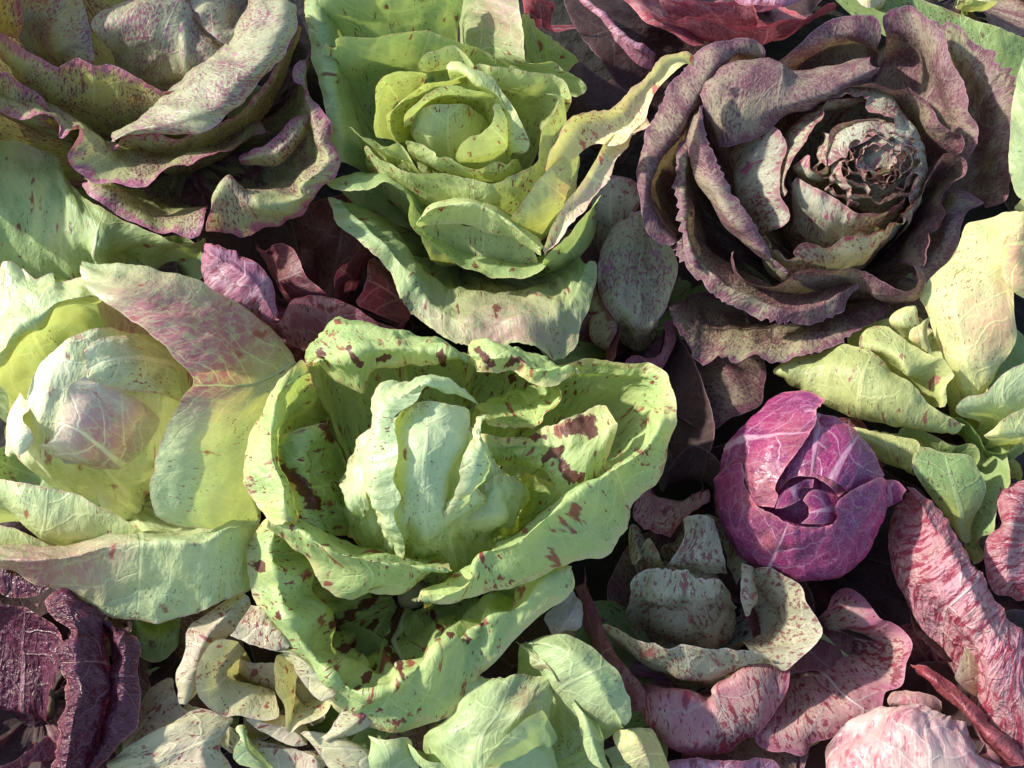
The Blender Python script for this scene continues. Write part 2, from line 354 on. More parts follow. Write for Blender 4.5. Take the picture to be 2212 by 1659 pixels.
class Head:
    def __init__(self, name, label, cat, base, group=None, stem_r=0.85):
        self.base = np.array(base[:2], float); self.z = base[2]; self.zoff = 0.0; self.steep = 1.45
        self.B = place([(base[0], base[1], base[2])])[0]
        o = bpy.data.objects.new(name, None); scene.collection.objects.link(o)
        o.empty_display_size = 0.03
        self.org = np.array((self.B[0], self.B[1], 0.0))
        o.location = self.org
        o['label'] = label; o['category'] = cat
        if group: o['group'] = group
        self.o = o
        self.stem(stem_r)
    def stem(self, r):
        prof = [(0.0, 0.0), (r * 0.75, 0.0), (r * 0.92, 0.25), (r * 0.95, 0.9), (r * 1.15, 1.7), (r * 1.05, 2.3), (r * 0.5, 2.9), (0.0, 3.0)]
        n = 20; vs, fs = [], []
        rnd = random.Random(len(bpy.data.objects))
        ph = rnd.random() * 6
        for k, (rr, zz) in enumerate(prof):
            for i in range(n):
                a = 2 * math.pi * i / n
                q = rr * (1 + 0.08 * math.sin(3 * a + ph) + 0.05 * math.sin(5 * a + 2 * ph + k))
                vs.append((q * 0.01 * math.cos(a), q * 0.01 * math.sin(a), zz * 0.0038 * max(self.z, 0.6) + 0.0002))
        for k in range(len(prof) - 1):
            for i in range(n):
                j = (i + 1) % n
                fs.append((k * n + i, k * n + j, (k + 1) * n + j, (k + 1) * n + i))
        me = bpy.data.meshes.new('stem'); me.from_pydata(vs, [], fs); me.materials.append(STEM)
        for p in me.polygons: p.use_smooth = True
        o = bpy.data.objects.new('stem', me); scene.collection.objects.link(o); o.parent = self.o
    def dome(self, win, cx, cy, zc, R):
        ox, oy, s = WIN[win]
        C = place([(ox + cx * s, oy + cy * s, zc)])[0]
        return (C, np.array(R, float) * 0.01)
    def leaf(self, win, mat, *rows, base=True, bulge=0.88, spread=1.0, wav=1.0, wr=1.0, ser=0.0, tints=(), dome=None,
             ribs=0.0, thick=0.75, name='leaf', label=None, wfreq=0.55, fine=1.0, bz=None, mid=0.34, gap=None, rnd=None, steep=None, rib_w=0, rib_from=0.3, rib_mat='rib_pale'):
        GAP = gap or globals()['GAP']
        if steep is None: steep = self.steep
        LEAF_N[0] += 1
        rs = np.random.RandomState(1000 + LEAF_N[0])
        so = rs.rand(2) * 60 + 5
        P = [parse(r, win, dome, self.zoff) for r in rows] if win else [np.asarray(r, float) for r in rows]
        if win and dome is None:
            zm = [p[:, 2].mean() for p in P]; top = int(np.argmax(zm))
            for i in range(top + 1, len(P)):
                if len(P[i]) == len(P[top]): zt = P[top][:, 2]
                else: zt = np.interp(np.linspace(0, 1, len(P[i])), np.linspace(0, 1, len(P[top])), P[top][:, 2])
                P[i][:, 2] = np.maximum(zt - (zt - P[i][:, 2]) * steep, 1.0 + 0.1 * P[i][:, 2])
            P = [place(p) for p in P]
        # along the rows
        if win and dome is None and len(P) > 2:
            zs = [p[:, 2].mean() for p in P]
            for i in range(len(P) - 2, 0, -1):
                if zs[i] > zs[i - 1] + .003 and zs[i] > zs[i + 1] + .003 and len({len(P[i - 1]), len(P[i]), len(P[i + 1])}) == 1:
                    P.insert(i + 1, P[i] * .86 + P[i + 1] * .14)
                    P.insert(i, P[i] * .84 + P[i - 1] * .16)
        same = len({len(p) for p in P}) == 1
        K = [knots(p) for p in P]
        if same:
            mk = np.mean(K, axis=0); K = [mk] * len(P)
        length = np.mean([np.linalg.norm(np.diff(p, axis=0), axis=1).sum() for p in P])
        nu = int(np.clip(length / GAP * 1.0, 16, 210))
        q = np.linspace(0, 1, nu)
        R = [crom(p, k, q) for p, k in zip(P, K)]
        if base:
            Q = R[-1]
            B = np.array((self.B[0], self.B[1], (bz if bz is not None else self.z) * 0.01))
            ctr = Q.mean(axis=0)
            dirv = Q - B; dirv[:, 2] = 0
            nrm = np.linalg.norm(dirv, axis=1)[:, None] + 1e-6
            Bu = B[None] + dirv / nrm * 0.011 * spread + (Q - ctr) * np.array((0.06, 0.06, 0)) * spread
            Cc = B[None] + (Q - B) * np.array((bulge, bulge, mid))
            for t in (0.34, 0.67, 1.0):
                R.append((1 - t)**2 * Q + 2 * t * (1 - t) * Cc + t * t * Bu)
        S = np.array(R)                                    # rows x nu x 3
        seg = np.linalg.norm(np.diff(S, axis=0), axis=2).mean(axis=1) + 1e-5
        kv = np.concatenate(([0], np.cumsum(seg))); depth = kv[-1]; kv = kv / depth
        nv = int(np.clip(depth / GAP * 0.7, 10, 84))
        qv = np.linspace(0, 1, nv) ** 1.25
        # toothed, nibbled margin: the margin is cut back a little along v
        um = q * length * 100
        nick = np.clip(perlin(um * 0.35 + so[0], um * 0 + 7.7) - 0.42, 0, 1) * 1.6
        jag = 0.9 * np.abs(perlin(um * 0.45 + so[0], um * 0 + so[1])) + 0.45 * np.abs(perlin(um * 1.6 + so[1], um * 0 + 3.3)) + 0.2 * np.abs(perlin(um * 4.1 + so[1], um * 0 + 1.3))
        cut = 0.13 * jag + 0.5 * nick
        if ser:
            ph = um * 1.25 + 1.6 * perlin(um * 0.6 + so[0], um * 0 + 9.1)
            saw = ph - np.floor(ph)
            cut = cut + ser * (0.22 * np.where(saw < 0.78, 1 - saw / 0.78, (saw - 0.78) / 0.22) * (0.5 + np.abs(perlin(um * 0.3, um * 0 + so[1])) * 1.6))
        rd = (0.8 if base else 0.0) if rnd is None else rnd
        rd = min(rd, 0.16 * length * 100)
        if rd:
            e = np.minimum(um, um[-1] - um)
            t_ = np.clip(1 - e / rd, 0, 1)
            cut = cut + rd * (1 - np.sqrt(np.clip(1 - t_**2, 0, 1)))
        cut = np.clip(cut * 0.01 / depth, 0, 0.35)
        V = np.zeros((nv, nu, 3))
        for i in range(nu):
            V[:, i] = crom(S[:, i], kv, cut[i] + (1 - cut[i]) * qv)
        dv = np.linalg.norm(np.diff(V, axis=0), axis=2)
        arc = np.concatenate((np.zeros((1, nu)), np.cumsum(dv, axis=0))) * 100
        du = np.concatenate((np.zeros((nv, 1)), np.cumsum(np.linalg.norm(np.diff(V, axis=1), axis=2), axis=1)), axis=1) * 100
        edge = np.minimum(arc, np.minimum(du, du[:, -1:] - du) * 1.0)
        U = np.broadcast_to(q[None] * length * 100, (nv, nu))
        # normals
        Tu = np.gradient(V, axis=1); Tv = np.gradient(V, axis=0)
        Nn = np.cross(Tu, Tv); Nn /= (np.linalg.norm(Nn, axis=2)[..., None] + 1e-9)
        x, y = U + so[0], arc + so[1]
        disp = 0.20 * wr * fbm(x * 0.30, y * 0.28, 2) + 0.10 * wr * perlin(x * 0.85 + 0.5 * perlin(x * .3, y * .4), y * 0.6)
        # quilted blisters between the veins
        disp += 0.062 * wr * fine * (np.abs(perlin(x * 1.5 + perlin(x * .7, y * .7), y * 1.1)) - 0.2) + 0.014 * wr * fine * perlin(x * 3.1, y * 2.3)
        fall = np.exp(-arc / 1.3)
        disp += 0.24 * wav * fall * perlin(x * wfreq, y * 0.25 + 4.0) + 0.07 * wav * np.exp(-arc / 0.6) * perlin(x * wfreq * 2.6, y * 0.3) + 0.015 * wav * np.exp(-arc / 0.3) * perlin(x * 3.7, y * 0.4)
        if ribs:
            rr = (q[None] - 0.5) * length * 100
            w = np.clip(arc / max(arc.max(), 1e-6), 0, 1)
            wig = rr * 0.9 + 1.2 * perlin(x * 0.25, y * 0.35)
            disp += ribs * 0.13 * np.sin(wig * 2.3) * np.sin(np.pi * np.clip(w * 1.1, 0, 1)) + ribs * 0.22 * np.exp(-(rr / 0.35)**2) * w
        V = V + Nn * (disp * 0.01)[..., None]
        V[..., 2] = np.maximum(V[..., 2], 0.002)
        tint = np.zeros((nv, nu))
        ox, oy, s = WIN[win or 'f']
        if tints:
            d = V - CAMN; z = d @ CF
            px = ((d @ CR) / z / TX / 2 + 0.5) * W
            py = (0.5 - (d @ CU) / z / (TX * H / W) / 2) * H
            for (tx, ty, tr_, ts) in tints:
                tint = np.maximum(tint, ts * np.exp(-(((px - ox - tx * s)**2 + (py - oy - ty * s)**2) / (tr_ * s)**2)))
        UV = np.stack((x + rs.rand() * 40, y + rs.rand() * 40), -1)
        mid_i = int(nu * rs.uniform(0.40, 0.60))
        ru = du - du[:, mid_i:mid_i + 1]
        rib = np.stack((ru, arc.max() - arc + rs.rand() * 3, arc / max(arc.max(), 1e-6)), -1)
        me = grid_mesh(name, V - self.org, UV, edge, np.clip(tint, 0, 1), rib)
        me.materials.append(MATS[mat])
        o = bpy.data.objects.new(name, me); scene.collection.objects.link(o); o.parent = self.o
        if label: o['label'] = label
        if rib_w:                                   # the raised midrib, a part of the leaf
            i0 = max(2, int(nv * rib_from)); C = V[i0:, mid_i]; Nc = Nn[i0:, mid_i]
            Tc = np.gradient(C, axis=0); Tc /= np.linalg.norm(Tc, axis=1)[:, None] + 1e-9
            Bc = np.cross(Tc, Nc); tt = np.linspace(0, 1, len(C))
            wd = (0.25 + 0.75 * tt**0.8) * rib_w * 0.001
            ang = np.linspace(0, 2 * math.pi, 11)
            T_ = np.array([C + Bc * (np.cos(a) * wd)[:, None] + Nc * (np.sin(a) * wd * 0.55)[:, None] for a in ang])
            z0 = T_[..., 0] * 0
            rm = grid_mesh('midrib', T_ - self.org, np.stack((z0 + ang[:, None] * .3, z0 + tt[None] * 6), -1), z0 + 9, z0)
            rm.materials.append(MATS[rib_mat])
            ro = bpy.data.objects.new('midrib', rm); scene.collection.objects.link(ro); ro.parent = o
        return o

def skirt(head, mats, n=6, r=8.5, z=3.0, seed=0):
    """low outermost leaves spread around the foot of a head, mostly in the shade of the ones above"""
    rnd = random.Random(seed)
    a0 = rnd.random() * 6.28
    bx, by = head.org[0], head.org[1]
    for k in range(n):
        a = a0 + 2 * math.pi * k / n + rnd.uniform(-.15, .15)
        rr = r * rnd.uniform(.85, 1.1) * 0.01
        rows = []
        for f, zz, wd in ((1.0, z, .55), (.8, z * .8 + rnd.uniform(-.3, .3), .62), (.45, z * .5, .55)):
            pts = []
            for i in range(6):
                b = a + (i / 5 - .5) * 2 * wd
                q = rr * f * (1 - .22 * abs(i / 5 - .5) * 2) * rnd.uniform(.94, 1.06)
                pts.append((bx + q * math.cos(b), by + q * math.sin(b), max(.5, zz + rnd.uniform(-.4, .4)) * 0.01))
            rows.append(pts)
        head.leaf(None, mats[k % len(mats)], *rows, gap=.003, wr=1.3, wav=1.3, bz=.8)

# a closed inner heart
def ball(head, C, R, mat, name='heart_leaf'):
    n, m = 64, 34
    th = np.linspace(0.02, math.pi - 0.02, m); ph = np.linspace(0, 2 * math.pi, n)
    T, Pp = np.meshgrid(th, ph, indexing='ij')
    Nn = np.stack((np.sin(T) * np.cos(Pp), np.sin(T) * np.sin(Pp), np.cos(T)), -1)
    per = np.minimum(Pp, 2 * math.pi - Pp)
    V = C + Nn * R * (1 + 0.02 * fbm(per * 2.2 + 9, T * 2.2 + 4, 3))[..., None]
    UV = np.stack((Pp * R * 100, T * R * 100), -1)
    rib = np.stack((Pp * R * 60 - 9, T * R * 100, T * 0), -1)
    me = grid_mesh(name, V - head.org, UV, T * 0 + 5, T * 0, rib)
    me.materials.append(MATS[mat])
    o = bpy.data.objects.new(name, me); scene.collection.objects.link(o); o.parent = head.o

# ------------------------------------------------------------------ the ground the heads are piled on
def ground():
    n = 90; s = 1.1
    g = np.linspace(-s, s, n)
    X, Y = np.meshgrid(g, g)
    Z = 0.004 * fbm(X * 14 + 50, Y * 14 + 50, 4) - 0.004
    V = np.stack((X, Y, Z), -1)
    m = bpy.data.materials.new('gap_shade_soil'); m.use_nodes = True
    nt = m.node_tree; p = nt.nodes['Principled BSDF']
    tc = nt.nodes.new('ShaderNodeTexCoord')
    nz = nt.nodes.new('ShaderNodeTexNoise'); nz.inputs['Scale'].default_value = 60; nz.inputs['Detail'].default_value = 8
    r = nt.nodes.new('ShaderNodeValToRGB')
    r.color_ramp.elements[0].color = (0.004, 0.003, 0.0025, 1); r.color_ramp.elements[1].color = (0.022, 0.016, 0.012, 1)  # soil colour darkened to stand in for shade between the heads
    b = nt.nodes.new('ShaderNodeBump'); b.inputs['Strength'].default_value = 0.8; b.inputs['Distance'].default_value = 0.01
    nt.links.new(tc.outputs['Object'], nz.inputs['Vector'])
    nt.links.new(nz.outputs[0], r.inputs[0]); nt.links.new(r.outputs[0], p.inputs['Base Color'])
    nt.links.new(nz.outputs[0], b.inputs['Height']); nt.links.new(b.outputs[0], p.inputs['Normal'])
    p.inputs['Roughness'].default_value = 0.95
    me = grid_mesh('ground', V, np.stack((X, Y), -1), X * 0, X * 0)
    me.materials.append(m)
    o = bpy.data.objects.new('ground', me); scene.collection.objects.link(o)
    o['kind'] = 'structure'; o['label'] = 'bare soil beneath the piled heads, shade of the gaps put into its colour'
ground()

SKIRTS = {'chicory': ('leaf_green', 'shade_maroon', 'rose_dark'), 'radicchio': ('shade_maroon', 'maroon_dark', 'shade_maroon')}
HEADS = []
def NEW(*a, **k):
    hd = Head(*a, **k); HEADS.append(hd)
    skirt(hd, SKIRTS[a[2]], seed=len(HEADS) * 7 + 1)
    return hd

# ================================================================== open green head with maroon blotches (centre)
h = NEW('chicory_head', 'large open green head with maroon blotches and pale folded heart', 'chicory', (890, 1275, 1.2))
G = 'green_flecked'
h.leaf('c5', G, "470,330,9 650,440,9.5 690,340,10.5 800,295 950,270 1150,285,11 1260,335,8.5",
       "430,260,10.5 560,270,11.5 680,220,12.3 800,215 950,215 1150,260,11.8 1265,310,9",
       "400,290,10 440,190,10.8 540,105,11.5 700,110 900,170 1140,230,11.3 1265,290,9",
       "400,340,8 480,270,8 600,220,8 760,260,7.5 900,280 1100,320,7.5 1240,350,6.5", wr=1.6, fine=2.2, tints=stripe([(580,210),(640,290)],24)+stripe([(720,265),(780,250)],20)+stripe([(1020,240),(1040,290)],24)+stripe([(440,220),(450,250)],24))
h.leaf('c5', G, "1165,270,11 1270,350 1380,340,11.5 1480,390 1610,385 1690,320,12",
       "1155,240,11.5 1280,260,12.3 1400,260 1500,320,12.6 1620,300 1690,318,12.2",
       "1160,215,11.3 1270,190,11.8 1390,220 1480,270 1600,300,11.5 1680,315,11.8",
       "1160,300,8 1270,320 1380,340 1460,350 1530,380 1600,420,8", wr=1.7, fine=2.2, tints=stripe([(1210,215),(1270,290)],26)+stripe([(1350,290),(1400,270)],26)+stripe([(1370,355),(1380,360)],24))
h.leaf('c5', G, "1270,600,9.5 1400,612,10 1520,580,10.5 1590,500,10.8 1610,400,10.5",
       "1230,540,9 1380,540,9 1480,500,9 1540,440,9.3 1570,390,9",
       "1200,470,8.5 1330,440,8.3 1420,420,8.3 1480,400,8.4 1520,370,8.5", wr=1.8, fine=2.4)
h.leaf('c5', G, "870,1440,10 1100,1450,10 1250,1400 1500,1330,9.8 1660,1245 1850,1195,9.5 1935,1115 1965,970,10 2090,820 2135,660,11 2165,560,11.8 2160,440,11.5 2110,335,11 2050,290,10.5 1900,285,10 1650,275,9 1520,300,8",
       "900,1430,10.4 1150,1360,10.8 1215,1215,11.6 1400,1150,12.3 1520,1050 1640,945,12.6 1760,865 1880,790,12.6 1990,720,12.6 2060,650,12.6 2095,560,12.2 2098,450,11 2060,380,10.2 2000,340,9.6 1880,340,9 1680,330,8.3 1540,345,7.5",
       "940,1380,9.3 1150,1290,9.5 1300,1180,8.5 1420,1090,8 1520,1000 1620,900,8 1710,830 1800,770,8 1900,690,8.5 1950,630,9 1980,560,9 1980,480,8.7 1960,430,8.3 1920,400,8 1800,400,8 1680,400,7.5 1550,400,6.8", wr=1.3, wav=1.3)
h.leaf('c5', G, "1150,650,8 1240,635,9 1420,625,9.5 1560,585,10.3 1650,545,10.8 1740,490,11 1825,485,11.3",
       "1150,690,8.4 1240,690,9.3 1420,680,10 1570,680,10.8 1680,660,11.2 1780,620,11.4 1885,582,11.6",
       "1150,740,8 1250,745,9 1400,740,9.6 1525,770,10.3 1620,800,10.8 1740,790,11 1850,715,11",
       "1150,770,7 1250,770,8 1400,770,8.3 1515,815,9.5 1620,890,10 1720,900,10 1815,830,10.3", base=False, wr=2.0, fine=2.2, tints=stripe([(1630,610),(1750,560),(1750,640)],40)+stripe([(1530,740),(1610,700)],34)+stripe([(1610,760),(1650,830),(1710,830)],32)+stripe([(1430,630),(1530,640)],22))
h.leaf('c5', G, "1420,800,7.5 1560,850,8.5 1640,940,9 1600,1020,8.5 1480,1060,8", wr=1.5)
h.leaf('c5', G, "395,275,10 345,265,10.6 240,405,11 165,500,11 110,590,11 60,770,11 75,890,11 130,980,11 200,1050,10.8",
       "400,330,10 330,360,10.8 240,440,12 215,550,12.2 205,640,12.4 215,760,12.4 265,880,12.4 270,970,12.2 290,1050,11.8",
       "420,400,8 370,470,8.5 330,530,8.5 305,590,8.5 300,660,8.5 320,770,8.5 350,880,8 370,980,8 400,1080,7.5",
       "480,460,6 475,530,6 465,600,6 460,660,6 460,730,6 470,800,6 490,900,5.5 505,980,5 520,1050,5", wr=1.4)
h.leaf('c5', G, "270,620,9.5 220,680,9.6 225,780,9.6 265,900,9.3 300,1000,9 350,1090,8.5",
       "350,600,10 330,700,10.2 350,800,10 390,900,9.6 420,1000,9 450,1100,8.4",
       "440,570,9.5 440,680,9 460,800,8.5 480,900,8 510,1010,7.3 520,1120,7",
       "490,600,7 500,700,6.5 510,800,6 530,900 560,1010,5 570,1130", wr=2.4, fine=2.2, tints=stripe([(260,800),(340,850),(430,980)],42)+stripe([(450,520),(490,640)],38)+stripe([(340,1040),(480,1130)],24))
h.leaf('c5', G, "195,1075,10 300,1180,9.6 400,1260,9 450,1340,8.6 560,1420,8.3 700,1410,8.5 860,1385,8.8 980,1320,9.5",
       "195,1055,10.8 320,1130,10.8 430,1200,10.6 540,1280,10.4 650,1320,10.3 780,1330,10.4 900,1310,10.5 1010,1295,10.6",
       "200,1035,11 330,1085,11.5 410,1140,11.8 480,1190,11.8 600,1225,11.8 720,1245,11.7 900,1265,11.5 1080,1285,11.2",
       "260,1010,9 380,1060,9 480,1110,8.7 560,1150,8.4 640,1180,8.3 760,1205,8.3 900,1220,8.3 1060,1240,9", wr=1.3)
h.leaf('f', G, "560,1120,8.5 530,1190,8.5 532,1270,8.3 560,1350,8 615,1425,7.6 690,1485,7 730,1535,6.6 765,1563,6.4 845,1589,6.2 895,1578,6.3 940,1560,6.5 985,1535,6.8 1012,1497,7.2 1030,1465,7.4 1058,1438,7.6 1100,1390,8 1160,1332,8.6 1220,1292,9 1246,1272,9.4",
       "600,1115,9.5 588,1190,9.8 605,1280,9.6 640,1365,9.2 685,1425,8.8 730,1470,8.6 775,1494,8.5 845,1490,8.6 882,1463,8.8 915,1426,9 950,1402,9 985,1380,9.1 1008,1367,9.2 1028,1350 1060,1336 1095,1322,9.3 1130,1303,9.4 1180,1262,9.6 1233,1222,9.8",
       "625,1125,8.5 645,1200,8.3 680,1275,8 700,1345,7.5 720,1395,7 760,1428,6.5 800,1438,6 850,1430,6 885,1407,6 915,1387,6 945,1367,6 975,1350,6.2 1000,1337,6.5 1025,1324,6.6 1050,1310,6.9 1080,1293,7 1110,1275,7.4 1135,1255,7.6 1160,1230,7.8",
       "680,1175,5 705,1230,5 725,1280,4.8 745,1320,4.5 760,1345,4.3 785,1370,4 815,1383,4 850,1380,4 875,1367,4 895,1355,4 915,1345,4 935,1333,4 955,1320,4 975,1310,4 995,1300,4 1010,1290,4.1 1030,1280,4.3 1045,1270,4.4 1060,1260,4.5",
       ribs=3.0, wr=1.4, tints=stripe([(811,1290),(749,1332),(713,1356)],13)+stripe([(811,1344),(781,1391),(731,1403)],12)+stripe([(865,1314),(853,1358),(846,1390)],15)+stripe([(838,1400),(874,1462)],13)+stripe([(927,1311),(945,1350),(981,1380)],7)+stripe([(811,1440),(773,1487)],11)+[(560,1225,16,1),(600,1330,9,1),(668,1445,10,1),(1010,1378,14,.9)], mid=0.5, bulge=0.6, rib_w=2.4, rib_from=.4)
D = h.dome('c5', 970, 880, 6.0, (4.6, 4.6, 7.4))
HG = 'green_heart'
h.leaf('c5', HG, "560,900 600,740 720,560 940,470 1130,540 1260,700 1340,800 1420,880",
       "555,1000 630,860 780,720 950,680 1100,730 1260,850 1340,900 1420,960",
       "580,1080 680,1000 830,950 960,950 1100,980 1240,1030 1330,1050 1410,1080",
       "640,1150 740,1140 860,1140 960,1160 1080,1180 1200,1180 1300,1170 1380,1150", dome=D, wr=2.4, fine=1.6, name='heart_leaf')
h.leaf('c5', HG, "800,545,.4 900,475,.6 1000,460,.6 1090,475,.5 1165,510,.4",
       "810,640,.4 900,620,.8 1000,620,.9 1080,630,.7 1160,640,.5", "815,780,.3 900,780,.8 980,790,.9 1060,800,.8 1110,770,.5",
       "840,920,.3 900,930,.7 960,940,.8 1020,940,.7 1080,895,.5", "860,1080,.1 920,1090,.4 970,1100,.5 1030,1080,.4 1060,1000,.4",
       "870,1180,-.6 920,1190,-.4 970,1195,-.3 1020,1180,-.3 1050,1120,-.2", dome=D, base=False, wr=1.2, fine=1.8, name='heart_leaf')
h.leaf('c5', HG, "1150,415,.4 1000,335,.7 880,340,.9 760,400,.9 705,500,.7 690,580,.6 645,680,.5 645,800,.5 680,940,.5 700,1020,.5 750,1120,.4 848,1235,.6",
       "1180,440,.6 1020,380,1.2 910,400,1.5 800,470,1.6 740,560,1.5 720,650,1.4 710,760,1.4 720,880,1.3 750,970,1.2 770,1040,1.1 800,1110,.9 850,1225,.8",
       "1200,480,.3 1060,420,.7 960,400,1.1 900,470,1.3 800,545,1.4 810,640,1.3 825,720,1.3 800,850,1.2 835,930,1.1 800,1010,1.0 840,1120,.9 852,1200,.8", dome=D, base=False, wr=1.5, fine=1.8, name='heart_leaf')
h.leaf('c5', HG, "1200,545,.6 1170,600,.7 1160,680,.8 1120,800,.9 1085,890,.9 1040,960,.7 1030,1060,.4",
       "1240,530,.9 1210,600,1.3 1210,700,1.4 1190,800,1.4 1140,900,1.3 1080,980,1.0 1045,1070,.6",
       "1278,540,.8 1240,610,.8 1235,660,.7 1252,760,.6 1232,850,.5 1170,940,.4 1070,1060,.2", dome=D, base=False, wr=2.0, fine=1.5, name='heart_leaf')
h.leaf('c5', HG, "1240,880,.3 1280,830,.5 1340,820,.6 1400,840,.4", "1200,960,.3 1280,930,.8 1350,920,.8 1420,930,.3",
       "1150,1060,.1 1250,1040,.6 1330,1030,.6 1405,1050,.1", "1120,1140,-.3 1220,1130,.1 1300,1120,.1 1380,1120,-.2", dome=D, base=False, wr=3.0, fine=1.5, name='heart_leaf')
h.leaf('c5', HG, "1050,960,.7 1110,900,.9 1170,860,.9", "1070,1030,.8 1150,970,1.1 1230,910,1.0", "1080,1110,.2 1170,1050,.4 1270,970,.4", dome=D, base=False, wr=2.0, fine=1.5, name='heart_leaf')
h.leaf('c5', HG, "560,900,.3 600,820,.5 640,760,.5", "575,980,.6 620,920,.8 660,870,.8", "610,1080,.3 650,1030,.5 680,980,.5", dome=D, base=False, wr=2.0, fine=1.5, name='heart_leaf')
h.leaf('c5', G, "620,1220,6.5 660,1195,7.2 710,1205,7.2 745,1235,6.5", "615,1250,6.5 660,1250,7.6 710,1250,7.6 750,1265,6.5", "630,1280,5.5 670,1290,6 715,1290,6 750,1290,5.5", base=False)
h.leaf('c5', 'crimson', "740,1225,6.2 800,1200,7 870,1215,7.2 920,1200,7", "750,1260,6 810,1250,7 870,1260,7.2 930,1250,6.8", "760,1300,5 820,1300,5.5 880,1300,5.5 940,1290,5.2", base=False)

# ================================================================== pale green round head with pink-tinged leaf (left)
h = NEW('chicory_head', 'pale green round head wrapped by a leaf with pink upper half', 'chicory', (265, 1085, 1.2))
G = 'green_pale'
D = h.dome('c4', 640, 1020, 5.8, (4.7, 4.7, 5.8))
h.leaf('c4', G, "-200,300,9 -60,230,9.5 60,130,10 140,165,10 215,235,10 330,180,10 360,225,10 500,182,10.3 600,270,10",
       "-200,700,10.2 0,690,10.5 100,560,10.8 180,510,11 250,480,11 350,390,11 430,365 520,350,10.8 620,345,10.3",
       "-200,900,8 0,900,8 120,760,7.5 200,680,7 280,610,7 360,540,7 440,500 540,470,7 660,460,7 ", wr=1.5, ser=0.5)
h.leaf('c4', G, "-250,850,8.2 -100,860,8.4 30,960,8.6 50,1100,8.4 10,1230,8", bulge=0.9)
h.leaf('c4', 'green_white', "180,960 280,720 480,580 700,530 900,570 1080,680 1180,860", "110,1150 300,950 500,830 700,790 900,830 1060,920 1190,1060",
       "100,1300 300,1180 500,1100 720,1080 900,1120 1060,1200 1180,1290", "180,1420 350,1420 550,1430 750,1430 900,1425 1020,1430 1150,1440", dome=D, wr=1.0, name='heart_leaf')
h.leaf('c4', 'green_white', "515,690,.35 540,820,.4 560,950,.4", "640,600,.3 700,760,.45 760,930,.4", "820,590,.2 900,760,.35 960,950,.3", "1010,660,.1 1090,820,.2 1120,1000,.1",
       dome=D, base=False, wr=1.3, name='heart_leaf')
h.leaf('c4', 'green_white', "525,850,1.0 480,860,1.0 430,900,1.0 390,1000,1.0 350,1120,1.0 300,1225,1.0 220,1255,1.0", "640,870,.8 620,900,1.0 570,960,1.0 520,1050,1.1 470,1150,1.1 400,1260,1.0 250,1300,.9",
       "800,950,.5 800,1000,.7 760,1080,.8 700,1180,.9 620,1270,.8 500,1350,.7 300,1350,.6", "980,1100,.2 980,1150,.3 940,1230,.4 880,1310,.4 780,1390,.3 680,1425,.3 420,1380,.3",
       dome=D, base=False, wr=1.2, tints=[(640, 1200, 330, .95), (500, 1000, 200, .6), (800, 1100, 200, .7)], name='heart_leaf')
h.leaf('c4', 'green_white', "120,925,9 195,1075,10 160,1115,10.5 205,1190,10.5 214,1255,10", "80,1050,9.3 120,1100,10 100,1160,10.3 130,1230,10.5 150,1310,10", "60,1150,8.5 40,1230,9 20,1310,9 60,1350,9.2 130,1345,9", base=False)
h.leaf('c4', G, "500,160,11 520,265,11.5 640,380,12 780,470,12.4 900,565,12.6 1020,660,12.7 1110,770,12.8 1175,880,12.8 1110,1000,12.6 1055,1110,12.3 990,1250,12 950,1390,11.5 920,1530,11 950,1680,10.3 1000,1760,9.8",
       "508,160,11 650,230,11.7 800,320,12.2 950,420,12.3 1080,500,12.3 1200,620,12.3 1290,740,12.2 1350,878,11.6 1310,1000,12 1260,1120,12 1200,1270,11.6 1160,1400,11.2 1130,1550,10.7 1150,1690,10 1190,1780,9.5",
       "514,160,10.8 750,190,11.2 950,250,11.5 1120,340,11.4 1280,430,11 1400,550,10.7 1500,700,10.4 1570,874,9.7 1530,1000,10.2 1490,1120,10.2 1430,1280,10.2 1390,1420,10 1370,1560,9.6 1380,1700,9 1400,1790,8.5",
       "520,158,10.5 780,160,10.5 1000,190,10.5 1180,240,10.3 1380,350,9.5 1580,450,9 1720,570,8.5 1830,740,8 1800,900,8 1740,1080,8 1680,1250,8 1640,1400,8 1620,1560,7.5 1620,1700,7 1620,1800,6.5",
       wr=1.0, wav=0.6, tints=[(1000, 600, 360, 1.5), (1250, 750, 300, 1.5), (1350, 580, 300, 1.3), (760, 420, 220, .8), (1150, 960, 110, .9), (1600, 560, 240, .9)], rib_w=2.0, rib_from=.2, label='leaf with pink upper half and green lower half')
h.leaf('f', G, "-60,1030,9 10,1035,9.3 80,1047,9.5 150,1060,9.5 220,1090,9.3 280,1125,9 340,1170,8.5", "-60,1060,8.5 20,1075,9 75,1110,9.2 140,1135,8.9 215,1150,8.5 285,1168,8.1 350,1185,7.8",
       "-60,1120,7 20,1100,7.6 72,1150,7.7 135,1178,7.3 210,1195,7 285,1195,6.8 360,1190,6.5")
h.leaf('f', G, "-60,1130,7.5 40,1140,7.8 110,1180,7.5 180,1215,7", "-60,1180,7 40,1190,7.3 110,1210,7 170,1225,6.5")
